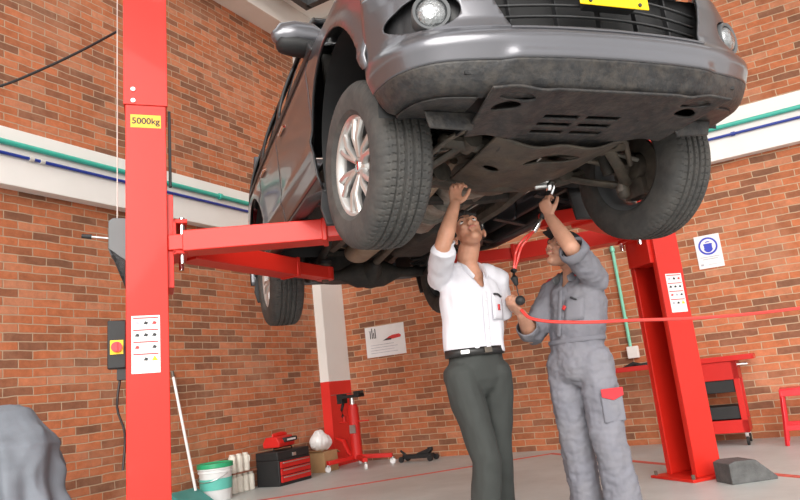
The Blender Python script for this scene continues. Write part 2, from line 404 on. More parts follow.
# ------------------------------------------------------------------ two-post lift
def text_mesh(txt, size, m, parent, X, name='lettering', bold=.0):
    cu = D.curves.new('t', 'FONT'); cu.body = txt; cu.size = size; cu.align_x = 'CENTER'; cu.align_y = 'CENTER'; cu.extrude = .0006; cu.offset = bold
    t = D.objects.new('t', cu); COL.objects.link(t)
    dg = bpy.context.evaluated_depsgraph_get(); me = D.meshes.new_from_object(t.evaluated_get(dg)); D.objects.remove(t)
    me.transform(X); me.materials.clear(); me.materials.append(M[m]); me.name = name
    o = D.objects.new(name, me); COL.objects.link(o); o.parent = parent; return o

def warning_sheet(parent, x, y0, y1, z0, z1):
    """sheet of pictogram warnings on the front face (normal +x)"""
    b = MB(); b.box((x, y0, z0), (x+.0015, y1, z1), 'paper'); w = y1-y0; h = z1-z0
    for r in range(4):
        zt = z1-h*(.03+.21*r); b.box((x+.001, y0+.06*w, zt-h*.022), (x+.0025, y1-.06*w, zt), 'redink')
        for c in range(3):
            yc = y0+w*(.2+.3*c); zc = zt-h*.10
            if r == 3 and c == 2:
                b.prism([(x+.001, yc-.1*w, zc-.03*h), (x+.001, yc+.12*w, zc-.03*h), (x+.001, yc, zc+.06*h)], (.0015, 0, 0), 'yellow')
            else:
                b.prism([(x+.001, yc-.09*w, zc-.02*h), (x+.001, yc+.05*w, zc-.03*h), (x+.001, yc+.09*w, zc+.01*h), (x+.001, yc-.02*w, zc+.035*h)], (.0012, 0, 0), ('greyink', 'ink', 'redink')[(r+c) % 3 if r != 1 else 1])
    for k in range(2): b.box((x+.001, y0+.1*w, z0+h*(.05+.04*k)), (x+.0022, y1-.1*w, z0+h*(.06+.04*k)), 'greyink')
    b.build('warning_sticker', None, parent, smooth=0)

def lift_post(label, cy, sgn, lean, stickers):
    """cy: y of the inner face (car side); sgn +1 for the right-hand post in view. Local origin: front inner corner at floor."""
    t = empty('lift_post', label, 'car lift', LM @ V((-1.25, cy, 0)), CA)
    t.rotation_euler = Euler((lean, 0, CA))
    W, DP = .235, .32                                   # width across, depth back
    def Y(y): return y*sgn
    def bx(b, x0, x1, y0, y1, z0, z1, m=None): ya, yb = sorted((Y(y0), Y(y1))); return b.box((x0, ya, z0), (x1, yb, z1), m)
    b = MB(); H = 3.9
    bx(b, -.012, 0, 0, W, .02, H); bx(b, -DP, -DP+.012, 0, W, .02, H); bx(b, -DP+.012, -.012, W-.012, W, .02, H)   # C-section
    bx(b, -.05, -.012, 0, .012, .02, H); bx(b, -DP+.012, -DP+.05, 0, .012, .02, H)                          # return lips
    b.box((-DP-.07, min(Y(-.10), Y(W+.10)), 0), (.07, max(Y(-.10), Y(W+.10)), .02))                         # base plate
    for x in (-.06, -DP+.06): b.prism([(x, Y(W), .02), (x, Y(W+.09), .02), (x, Y(W), .20)], (-.012, 0, 0))
    col = b.build('column', 'red', t, bevel=.004)
    s = MB(); ZS = 2.765; bx(s, -.012, .008, -.012, W+.012, ZS, H); bx(s, -DP-.008, -DP, -.012, W+.012, ZS, H); bx(s, -DP, .0, W, W+.010, ZS, H)
    s.build('column_sleeve', 'red', t, bevel=.003)
    for z in (2.79, 2.865): MB().cyl((.006, Y(.19), z), (.016, Y(.19), z), .013, seg=12).build('bolt', 'steel', t, smooth=0)
    for x in (.04, -DP-.04):
        for y in (-.07, W+.07): MB().cyl((x, Y(y), .02), (x, Y(y), .05), .014, seg=6).build('anchor_bolt', 'castiron', t, smooth=0)
    # carriage riding in the column
    c = MB()
    bx(c, -DP+.03, -.03, -.035, .16, 1.62, 2.20); 
    bx(c, -DP+.01, -.01, -.115, -.03, 2.015, 2.04); bx(c, -DP+.01, -.01, -.115, -.03, 1.825, 1.85)
    bx(c, -.05, -.01, -.05, -.03, 1.82, 2.04); bx(c, -DP+.01, -DP+.05, -.05, -.03, 1.82, 2.04)
    c.build('carriage', 'red', t, bevel=.003)
    st = MB(); bx(st, -.055, -.03, -.03, -.012, 2.25, 2.75); st.build('cover_strip', 'black', t, bevel=.004)
    for x in (-.05, -DP+.05): MB().cyl((x, Y(-.085), 1.77), (x, Y(-.085), 2.055), .017).build('arm_pin', 'chrome', t)
    return t, Y, W, DP

def arm(t, origin, p, q, r, w1=.17, h1=.13, pad_top=.33, pad=True):
    """box-section swing arm from p to q with an inner extension to r (all in car/lift coordinates, made local to the post)"""
    p, q, r = (V(v)-V(origin) for v in (p, q, r))
    d = (q-p).normalized(); b = MB()
    b.bar(p, q, w1, h1); b.bar(q-d*.02, q+d*.012, w1+.014, h1+.014)
    b.bar(p-d*.10, p+d*.05, w1*.72, h1*.75)
    a = b.build('swing_arm', 'red', t, bevel=.006)
    dr = (r-q).normalized(); e = MB(); e.bar(q-dr*.05, r, w1*.74, h1*.72); e.cyl(r+V((0, 0, -.05)), r+V((0, 0, .05)), w1*.42)
    e.build('arm_extension', 'red', a, bevel=.004)
    pd = MB(); pd.cyl(r+V((0, 0, .05)), r+V((0, 0, .075)), .05); pd.cyl(r+V((0, 0, -.07)), r+V((0, 0, .085)), .028); 
    pd.build('pad_screw', 'castiron', a)
    pr = MB(); pr.cyl(r+V((0, 0, .075)), r+V((0, 0, .105)), .062); pr.build('lift_pad', 'black', a, bevel=.005)
    return a

tl, Yl, W, DP = lift_post('red steel lift post marked 5000kg at the left with a switch box', -1.665-.085, -1, -.026, 1)
tr, Yr, W, DP = lift_post('red steel lift post on the right with yellow label standing beside the grey block', 1.86, 1, 0, 1)
OL = (-1.25, -1.665, 0); OR = (-1.25, 1.86, 0); ZA = 1.895
arm(tl, OL, (-1.30, -1.56, ZA), (-1.06, -.74, ZA+.01), (-.93, -.42, ZA+.01), pad=True)
arm(tl, OL, (-1.50, -1.54, ZA), (-2.05, -.78, ZA-.02), (-2.30, -.46, ZA-.02))
arm(tr, OR, (-1.30, 1.75, ZA), (-.88, .99, ZA+.01), (-1.0, .80, ZA+.01))
arm(tr, OR, (-1.50, 1.73, ZA), (-1.98, 1.05, ZA-.02), (-2.20, .46, ZA-.02))
# label, stickers and controls on the left post
lb = MB().box((0.0, Yl(W/2)-.088, 2.618), (.0015, Yl(W/2)+.088, 2.702)).build('load_label', 'orange', tl, smooth=0)
text_mesh('5000kg', .056, 'ink', lb, Matrix.Translation((.002, Yl(W/2), 2.660)) @ Matrix(((0, 0, 1, 0), (1, 0, 0, 0), (0, 1, 0, 0), (0, 0, 0, 1))), bold=.0012)
warning_sheet(tl, .0, Yl(.05)-.155, Yl(.05), 1.125, 1.455)
g = MB(); g.prism([(-.10, Yl(W), 1.80), (-.10, Yl(W+.085), 1.84), (-.10, Yl(W+.10), 1.88), (-.10, Yl(W+.10), 2.05), (-.10, Yl(W+.075), 2.07), (-.10, Yl(W), 2.07), (-.10, Yl(W-.0), 1.62)], (-.12, 0, 0))
g.build('motor_cover', 'grey', tl, bevel=.004)
g = MB(); g.cyl((-.15, Yl(W+.10), 1.955), (-.15, Yl(W+.20), 1.965), .006); g.build('release_lever', 'steel', tl)
g = MB(); g.cyl((-.15, Yl(W+.195), 1.965), (-.15, Yl(W+.25), 1.97), .015, .012); g.build('lever_grip', 'black', tl)
sb = MB().box((-.14, Yl(W+.10), 1.165), (-.04, Yl(W), 1.44)).build('switch_box', 'black', tl, bevel=.006)
g = MB(); g.box((-.04, Yl(W+.085), 1.245), (-.036, Yl(W+.015), 1.325), 'yellow'); g.build('switch_plate', None, sb, smooth=0)
g = MB(); g.cyl((-.036, Yl(W+.05), 1.285), (-.012, Yl(W+.05), 1.285), .030); g.box((-.012, Yl(W+.05)-.006, 1.26), (-.002, Yl(W+.05)+.006, 1.31)); g.build('rotary_switch', 'redp', sb)
g = MB(); g.box((-.12, Yl(W+.05), 1.10), (-.06, Yl(W), 1.165)); g.tube([(-.09, Yl(W+.03), 1.14), (-.09, Yl(W+.05), .95), (-.10, Yl(W+.01), .80), (-.09, Yl(W+.02), .6)], .007); g.build('power_lead', 'cable', sb)
g = MB(); g.cyl((-.2, Yl(W+.055), 2.07), (-.2, Yl(W+.055), 6.29), .0035, seg=8); g.build('guide_wire', 'greycable', tl)
# right post labels
g = MB().box((0, Yr(.02), 2.00), (.0015, Yr(W-.01), 2.115)).build('load_label', 'yellow', tr, smooth=0)
warning_sheet(tr, .0, Yr(.055), Yr(.205), 1.22, 1.52)
# grey wedge block at the foot of the right post
t = MB(); t.prism([(0, 0, 0), (0, 0, .135), (.05, 0, .15), (.20, 0, .145), (.34, 0, .02), (.34, 0, 0)], (0, .20, 0))
o = t.build('wheel_chock', 'rubber', bevel=.006, smooth=0)
o.location = (2.06, 4.90, 0); o.rotation_euler = (0, 0, math.radians(8)); tag(o, 'grey rubber wedge block on the floor against the right lift post', 'wheel chock')

# ------------------------------------------------------------------ the car
car = empty('car', 'dark grey sport utility vehicle raised on the red two-post lift', 'car', CO, CA)
ARCH_R = .49; FAX, FAZ = -.02, .42; RAX, RAZ = -2.76, .42
def side_w(x, z):
    w = lin_tab([(-3.85, .80), (-3.7, .86), (-3.3, .905), (-2.6, .92), (.3, .92), (.5, .915), (.62, .90)], x)
    w -= lerp_tab([(.28, .05), (.40, .022), (.50, .012), (.56, -.004), (.62, .008), (.90, 0), (1.0, -.006), (1.08, .012)], z)
    if z > 1.08: w -= (z-1.08)*lerp_tab([(1.08, .08), (1.7, .36)], z)*1.0
    for cx, cz in ((FAX, FAZ), (RAX, RAZ)):
        r = math.hypot(x-cx, z-cz)
        w += .030*math.exp(-((max(r-ARCH_R, 0))/.055)**2)
    return w
def arch_sdf(cx, cz):
    return lambda x, z: math.hypot(x-cx, z-cz)-ARCH_R if z > cz-.0 else abs(x-cx)-ARCH_R
for s in (-1, 1):
    f = lambda x, z: (x, s*side_w(x, z), z)
    def panel(name, x0, x1, z0, z1, hole=None, m='paint', step=.028):
        b = MB(); b.grid(frange(x0, x1, max(3, int((x1-x0)/step))), frange(z0, z1, max(3, int((z1-z0)/step))), f, sdf=hole)
        return b.build(name, m, car, smooth=60, solid=.012 if s > 0 else -.012)
    panel('front_fender', -.545, .50, .32, 1.13, lambda x, z: min(arch_sdf(FAX, FAZ)(x, z), max(.36-x, z-.50), .985+.10*(.70-x)-z))
    fd = panel('front_door', -1.60, -.555, .40, 1.08); rd = panel('rear_door', -2.42, -1.61, .40, 1.08, arch_sdf(RAX, RAZ))
    panel('rear_quarter_panel', -3.80, -2.43, .34, 1.08, arch_sdf(RAX, RAZ))
    panel('door_sill', -2.24, -.545, .30, .395, m='dkplastic')
    # door handles
    for dd, x in ((fd, -1.33), (rd, -2.20)):
        y = s*(side_w(x, .97)+.022); b = MB(); b.limb([(x-.10, y-s*.02, .97), (x-.07, y, .97), (x+.07, y, .97), (x+.10, y-s*.02, .97)], [.012, .014, .014, .012], ref=(0, 0, 1)); b.build('door_handle', 'chrome', dd)
    # side step bar
    b = MB(); b.limb([(-.56, s*.86, .30), (-.68, s*.925, .295), (-2.10, s*.925, .295), (-2.22, s*.86, .30)], [(.045, .022)]*4, ref=(0, 1, 0)); 
    for x in (-.85, -1.45, -2.0): b.bar((x, s*.62, .36), (x, s*.90, .30), .05, .012)
    b.build('side_step', 'dkplastic', car)
    # wheel arch liners
    for cx, cz, x0 in ((FAX, FAZ, 0), (RAX, RAZ, 1)):
        b = MB(); aa = frange(-.25, PI+.25, 26)
        b.grid(aa, [.47, .68, .895], lambda a, y: (cx+math.cos(a)*(ARCH_R+.005), s*y, cz+math.sin(a)*(ARCH_R+.005)))
        b.prism([(cx+math.cos(a)*(ARCH_R+.005), s*.47, cz+math.sin(a)*(ARCH_R+.005)) for a in aa], (0, -s*.01, 0))
        b.build('wheel_arch_liner', 'black', car, smooth=40)
        # mud flap
        xf = cx-.475
        b = MB(); b.prism([(xf-.07, s*.66, .34), (xf-.07, s*.90, .34), (xf-.07, s*.92, .20), (xf-.05, s*.90, .10), (xf-.05, s*.69, .10)], (.018, 0, .01)); b.build('mud_flap', 'dkplastic', car, bevel=.004)
    # greenhouse side with window openings
    def win(x, z):
        def w(x0, x1, sl0, sl1):
            return max(x0+sl0*(z-1.14)-x, x-(x1+sl1*(z-1.14)), 1.13-z, z-1.56)
        return min(w(-1.58, -.62, 0, -1.05), w(-2.38, -1.66, 0, 0), w(-3.35, -2.48, .25, 0))
    def gw(x, z):
        xx = x
        return (xx, s*side_w(x, z), z)
    def ghull(u, z):      # slanted front edge of the greenhouse
        x0 = -3.78+.30*max(z-1.08, 0)/.6*.5; x1 = -.42-1.10*(z-1.08); return x0+(x1-x0)*u
    b = MB(); us = frange(0, 1, 96); zs = frange(1.08, 1.66, 22)
    b.grid(us, zs, lambda u, z: gw(ghull(u, z), z), sdf=lambda u, z: win(ghull(u, z), z))
    b.build('window_frame', 'dkplastic', car, smooth=60, solid=.02 if s > 0 else -.02)
    b = MB(); b.grid(us[1:-1:2], zs[1:-1], lambda u, z: (ghull(u, z), s*(side_w(ghull(u, z), z)-.014), z)); b.build('side_window', 'glass', car, smooth=60)
    # mirror
    b = MB(); b.limb([(-.60, s*.84, 1.255), (-.60, s*.87, 1.262), (-.60, s*.97, 1.265), (-.60, s*1.045, 1.255), (-.60, s*1.07, 1.245)], [(.062, .05), (.078, .06), (.080, .072), (.072, .062), (.045, .045)], ref=(0, 0, 1), seg=20)
    mr = b.build('wing_mirror', 'paint', car)
    b = MB(); b.limb([(-.62, s*.78, 1.185), (-.615, s*.88, 1.185), (-.61, s*.97, 1.20), (-.61, s*1.04, 1.205)], [(.03, .045), (.05, .070), (.060, .074), (.052, .062)], ref=(0, 0, 1), seg=20); b.build('mirror_base', 'black', mr)
    b = MB(); b.ell((-.668, s*.98, 1.25), (.006, .085, .07)); b.build('mirror_glass', 'chrome', mr)
    # tail lamp
    b = MB(); b.ell((-3.77, s*.80, .98), (.06, .07, .16)); b.build('tail_lamp', 'redp', car)

# top: bonnet, windscreen, roof, tailgate
b = MB(); b.grid(frange(-1, 1, 25), frange(0, 1, 14), lambda u, v: (lerp_tab([(0, .88), (1, -.42)], v)-.10*u*u*(1-v), u*(.80+.10*v), .98+.14*v+.05*(1-u*u)-.0*v)); b.build('bonnet', 'paint', car, smooth=60, solid=-.015)
b = MB(); b.grid(frange(-1, 1, 19), frange(0, 1, 9), lambda u, v: (-.38-.68*v-.06*u*u, u*(.86-.14*v), 1.12+.06*(1-u*u)+.52*v)); b.build('windscreen', 'glass', car, smooth=60, solid=.008)
b = MB(); b.grid(frange(-1, 1, 21), frange(0, 1, 21), lambda u, v: (-1.04-2.62*v, u*.735, 1.655+.11*(1-abs(u)**3)*(1-(2*v-1)**6)**.5 if abs(2*v-1) < 1 else 1.655)); b.build('roof', 'paint', car, smooth=60, solid=.02)
b = MB(); b.grid(frange(-1, 1, 15), frange(0, 1, 15), lambda u, v: (-3.80-.05*(1-u*u)+.16*max(v-.5, 0), u*(.84-.12*max(v-.4, 0)), .42+1.25*v)); b.build('tailgate', 'paint', car, smooth=60, solid=.02)

# front bumper cover
PLAN = [(.475, .938), (.55, .935), (.66, .905), (.75, .845), (.82, .755), (.868, .62), (.902, .45), (.922, .25), (.93, 0)]
def cr(P, t):
    n = len(P)-1; x = min(max(t, 0), 1)*n; i = min(int(x), n-1); t = x-i
    g = lambda k: V((*P[min(max(k, 0), n)], 0)); a, b_, c, d = g(i-1), g(i), g(i+1), g(i+2)
    return .5*((2*b_)+(c-a)*t+(2*a-5*b_+4*c-d)*t*t+(3*b_-a-3*c+d)*t**3)
def plan(u):          # u -1..1, sign = side
    s = -1 if u < 0 else 1; p = cr(PLAN, 1-abs(u)); q = cr(PLAN, 1-abs(u)+.01) if abs(u) > .011 else p+V((0, -.01, 0))
    t = (q-p).normalized(); n = V((-t.y, t.x, 0))
    if n.dot(V((p.x-.2, p.y, 0))) < 0: n = -n
    return V((p.x, s*p.y, 0)), V((n.x, s*n.y, 0))
def bump_inset(z, y):
    a = lin_tab([(.26, .12), (.275, .075), (.30, .055), (.34, .035), (.38, .022), (.42, .010), (.445, .002), (.465, 0), (.485, .004), (.50, .014), (.52, .030), (.56, .040), (.64, .045), (.72, .055), (.80, .075)], z)
    if abs(y) < .52:                   # raised lower centre section
        k = min(1, (.52-abs(y))/.06); a -= .014*k*math.exp(-((z-.385)/.035)**2)
    return a
def bump_pt(u, z, extra=0):
    p, n = plan(u); lift = 0
    k = max(0, abs(p.y)-.55)/.4         # lower edge sweeps up slightly at the corners
    zz = z if z > .46 else .46-(.46-z)*(1-.18*k)
    ins = bump_inset(z, p.y)
    if z > .47: ins *= 1-.85*max(0, min(1, (abs(u)-.72)/.22))
    return V((p.x, p.y, zz))-n*(ins+extra)
def bump_sdf(u, z):
    y = plan(u)[0].y; ay = abs(y)
    gr = max((ay-(.455+.42*(z-.50))), .503-z, z-.80)
    fx = (ay-.785)/.135; fz = (z-.612)/.080; fog = (math.hypot(fx, fz)-1)*.08
    return min(gr, fog)
US = frange(-1, 1, 150)
b = MB(); b.grid(US, frange(.375, .80, 44), lambda u, z: bump_pt(u, z), sdf=bump_sdf)
bumper = b.build('front_bumper', 'paint', car, smooth=60, solid=.008)
b = MB(); b.grid(US[2:-2], frange(.26, .376, 12), lambda u, z: bump_pt(u, z, .001)); b.build('lower_valance', 'dirty', bumper, smooth=60, solid=.008)
# turned-in underside of the bumper
b = MB()
def belly(u, v):
    p = bump_pt(u, .262); c = V((.30, p.y*.55, .30)); q = V((max(.44, p.x-.30), p.y*(1-.10*v), .285+.03*v))
    return p+(q-p)*v
for s in (-1, 1):
    b = MB(); b.grid([u for u in US[2:-2] if u*s > 0], frange(0, 1, 24), belly, sdf=lambda u, v: abs(belly(u, v).y)-.545*(1+.28*(belly(u, v).x-.48))); b.build('bumper_underside', 'dirty', bumper, smooth=60, solid=.006)
for s in (-1, 1):
    # fog lamp in its dark recess
    fc = V((.775, s*.745, .608)); fd = V((1, s*.35, -.05)).normalized()
    b = MB(); X = Matrix.Translation(fc-fd*.05) @ fd.to_track_quat('Z', 'Y').to_matrix().to_4x4() @ Matrix.Diagonal((1, 1, 1, 1))
    U3 = [u for u in US if u*s > 0 and .58 < abs(plan(u)[0].y) < .945 and abs(u) < .99]
    b.grid(U3, frange(.51, .72, 6), lambda u, z: bump_pt(u, z, .045)); bz = b.build('fog_lamp_recess', 'dkplastic', bumper, smooth=60)
    b = MB(); b.lathe([(.0, -.03), (.055, -.02), (.062, .0), (.062, .05), (.074, .055), (.078, .045), (.078, -.02), (.0, -.03)], X=X); lp = b.build('fog_lamp', 'grey', bumper)
    b = MB(); b.lathe([(0, .068), (.03, .064), (.05, .054), (.062, .04)], X=X); b.build('fog_lens', 'lens', lp)
    # headlamp and flap
    b = MB(); U2 = [u for u in US if (u*s > .42 and u*s < .985)]
    b.grid(U2, frange(.80, .98, 10), lambda u, z: bump_pt(u, .80)+V((-(z-.80)*.45, -s*(z-.80)*.12, z-.80))); b.build('headlamp', 'lens', car, smooth=60, solid=.02)
    b = MB(); b.prism([(.58, s*.50, .285), (.58, s*.74, .285), (.57, s*.72, .215), (.575, s*.53, .205)], (-.012, 0, 0)); b.build('air_flap', 'dirty', car, bevel=.008)
b = MB(); U2 = [u for u in US if abs(u) < .43]
b.grid(U2, frange(.80, 1.0, 8), lambda u, z: bump_pt(u, .80)+V((-(z-.80)*.45, 0, z-.80))); b.build('upper_grille', 'chrome', car, smooth=60, solid=.02)
# lower grille behind the opening
g = MB(); g.box((.72, -.62, .46), (.74, .62, .80)); gr = g.build('lower_grille', 'black', bumper, smooth=0)
def rail(z, r, m, x0=.862, w=.53, nm='grille_bar'):
    b = MB(); pts = [(x0-.10*(y/.6)**2, y, z) for y in frange(-w, w, 13)]; b.limb(pts, [(r*.7, r*1.4)]*13, ref=(0, 0, 1), seg=8); return b.build(nm, m, gr)
for z in (.545, .595, .645, .70): rail(z, .0065, 'steelbar', .855, .50+.3*(z-.5))
for y in frange(-.40, .40, 5): MB().box((.80-.1*(y/.6)**2, y-.004, .50), (.825-.1*(y/.6)**2, y+.004, .78)).build('grille_post', 'dkplastic', gr, smooth=0)
# chrome lip along the lower edge of the opening
b = MB(); Uc = [u for u in US if abs(plan(u)[0].y) < .47]; b.limb([bump_pt(u, .503)+V((.004, 0, 0)) for u in Uc], [(.006, .006)]*len(Uc), seg=8); b.build('grille_lip', 'paint', bumper)
# yellow plate
pl = MB().box((.925, -.167, .605), (.932, .167, .765)).build('number_plate', 'yellow', car, bevel=.003, smooth=0)
for y in (-.12, .12): MB().cyl((.93, y, .622), (.938, y, .622), .008, seg=12).build('plate_bolt', 'ink', pl)
MB().box((.86, -.12, .62), (.925, .12, .74)).build('plate_bracket', 'dkplastic', car, smooth=0)

# -------- underside
g = MB()     # front splash guard with slots
def guard_z(x): return lin_tab([(.30, .225), (.46, .238), (.86, .268)], x)
slots = [(xs, yc) for xs in (.515, .585, .655) for yc in (-.14, .06)]
def slot(x, y): return any(abs(x-xs) < .017 and abs(y-yc) < .082 for xs, yc in slots)
def guard_sdf(x, y):
    d = max(x-.46, .30-abs(y))
    for s in (-1, 1): d = min(d, (math.hypot((x-.80)/.03, (y-s*.40)/.075)-1)*.05, (math.hypot((x-.72+.25*(abs(y)-.42))/.035, (y-s*.42)/.06)-1)*.03)
    return d
xs_ = sorted(frange(.31, .87, 50)+[xs+e for xs in (.515, .585, .655) for e in (-.017, .017)]); ys_ = sorted(frange(-.52, .52, 90)+[yc+e for yc in (-.14, .06) for e in (-.082, .082)])
g.grid(xs_, ys_, lambda x, y: (x, y*(1+.28*(x-.48)), guard_z(x)+.006*math.cos(y*30)*max(0, min(1, (x-.42)/.05))*(abs(y) > .27)), sdf=guard_sdf, mask=slot)
g.build('splash_guard', 'guard', car, smooth=50, solid=.01)
g = MB()
g.limb([(.33, -.28, .232), (.325, 0, .228), (.33, .28, .232)], [.014]*3); g.build('guard_edge', 'dirty', car)
g = MB(); g.box((.30, -.66, .33), (.82, .66, .345)); g.build('gap_shade_tray', 'black', car, smooth=0)  # black tray, widened so gaps around the splash guard read as deep shade
for s in ():
    g = MB(); g.grid(frange(.42, .76, 12), frange(.46, .74, 12), lambda x, y: (x-.18*max(0, (y-.6))*(x > .6), s*y, .30-.05*(y < .5)+.015*math.sin(x*40)*(y < .7))); g.build('side_shield', 'dirty', car, solid=.008)
# main frame rails and crossmembers
def railpath(s): return [(.74, s*.43, .40), (.40, s*.43, .40), (.0, s*.42, .44), (-.45, s*.42, .38), (-1.0, s*.44, .345), (-2.1, s*.46, .345), (-2.5, s*.46, .48), (-3.0, s*.46, .52), (-3.7, s*.46, .46)]
for s in (-1, 1):
    g = MB(); g.limb(railpath(s), [(.058, .042)]*9, ref=(0, 0, 1), seg=4 if False else 8); g.build('frame_rail', 'dirty2', car, smooth=30)  # lighter muddy tone on the rails stands in for light falling on them
for x, z in ((-.85, .36), (-1.45, .36), (-2.2, .40), (-3.0, .50), (-3.6, .45)): MB().limb([(x, -.44, z), (x, -.2, z-.02), (x, .2, z-.02), (x, .44, z)], [(.04, .055)]*4, ref=(0, 0, 1), seg=8).build('crossmember', 'under', car, smooth=30)
g = MB(); g.box((-3.7, -.84, .50), (-.50, .84, .53)); g.box((-.54, -.84, .36), (-.50, .84, 1.1)); 
for y in (-.66, .66): g.limb([(-.6, y, .50), (-2.3, y, .50)], [(.03, .08)]*2, ref=(0, 0, 1), seg=8)
g.build('floor_pan', 'under', car)
# suspension subframe with muddy guard plate
g = MB()
def sub_sdf(x, y): return min((math.hypot((x-.27-.35*y)/.055, (y-.02)/.125)-1)*.05, (math.hypot((x-.12)/.03, (y+.22)/.04)-1)*.04, (math.hypot((x+.10)/.025, (y-.22)/.04)-1)*.03)
g.grid(frange(-.22, .44, 50), frange(-.33, .33, 60), lambda x, y: (x, y*(1+.15*(x-.1)), .195+.012*abs(x-.05)+.04*(abs(y)/.33)**3+.008*math.cos(y*22)), sdf=sub_sdf); g.build('engine_guard', 'dirty2', car, smooth=50, solid=.01)
g = MB(); g.limb([(-.18, -.50, .27), (-.19, -.3, .225), (-.20, 0, .21), (-.19, .3, .225), (-.18, .50, .27)], [(.035, .05)]*5, ref=(0, 0, 1), seg=10)
g.limb([(.22, -.50, .30), (.24, -.2, .26), (.24, .2, .26), (.22, .50, .30)], [(.035, .045)]*4, ref=(0, 0, 1), seg=10); g.build('suspension_subframe', 'dirty2', car)
g = MB(); g.box((-.45, -.40, .40), (.30, .40, .85)); g.limb([(-.05, 0, .32), (-.30, 0, .30), (-.48, 0, .33)], [(.10, .16), (.11, .15), (.08, .10)], ref=(0, 0, 1)); g.build('engine_block', 'castiron', car, bevel=.02)
g = MB(); g.limb([(-.45, 0, .40), (-.75, 0, .42), (-1.10, 0, .40), (-1.45, .02, .39), (-1.60, .04, .40)], [.17, .13, .11, .13, .08]); 
for x in (-.6, -.9, -1.2): g.lathe([(.0, -.012), (.15, -.012), (.15, .012), (0, .012)], X=Matrix.Translation((x, 0, .41)) @ Matrix.Rotation(PI/2, 4, 'Y'), seg=24)
g.build('gearbox', 'alu', car)
g = MB(); g.cyl((-1.6, .04, .38), (-2.68, .02, .27), .032); g.cyl((-1.58, .04, .38), (-1.66, .04, .37), .055); g.build('propeller_shaft', 'castiron', car)
g = MB(); g.cyl((-1.4, .18, .34), (-.18, .12, .33), .028); g.build('front_propeller_shaft', 'castiron', car)
# fuel tank, exhaust
g = MB(); g.box((-2.35, .08, .27), (-1.45, .40, .46)); g.build('fuel_tank', 'under', car, bevel=.05)
g = MB(); g.limb([(-2.25, -.22, .31), (-1.62, -.22, .32)], [(.085, .115)]*2, ref=(0, 0, 1), seg=20); g.build('muffler', 'muffler', car)
g = MB(); g.tube([(-.20, -.26, .36), (-.55, -.26, .30), (-.9, -.24, .31), (-1.3, -.22, .32), (-1.65, -.22, .32)], .027); g.tube([(-2.2, -.22, .32), (-2.45, -.26, .42), (-2.75, -.32, .50), (-3.1, -.40, .44), (-3.75, -.55, .34)], .027)
g.limb([(-.75, -.25, .31), (-1.0, -.24, .31)], [.055, .055]); g.build('exhaust_pipe', 'muffler', car)
# transfer of detail: brake lines, wiring, heat shields, brackets
rnd = random.Random(3)
for k in range(16):
    x, y = rnd.uniform(-2.0, .2), rnd.uniform(-.62, .62); MB().obox((x, y, rnd.uniform(.36, .46)), (rnd.uniform(.02, .10), 0, 0), (0, rnd.uniform(.02, .08), 0), (0, 0, rnd.uniform(.01, .03))).build('underbody_bracket', 'dirty2', car, bevel=.006)
for y, r in ((.52, .006), (.535, .006), (-.52, .006), (.30, .008)): MB().tube([(.1, y, .42), (-.5, y, .37), (-1.2, y+.02, .38), (-2.0, y, .40), (-2.6, y, .52)], r).build('brake_line', 'steel', car)
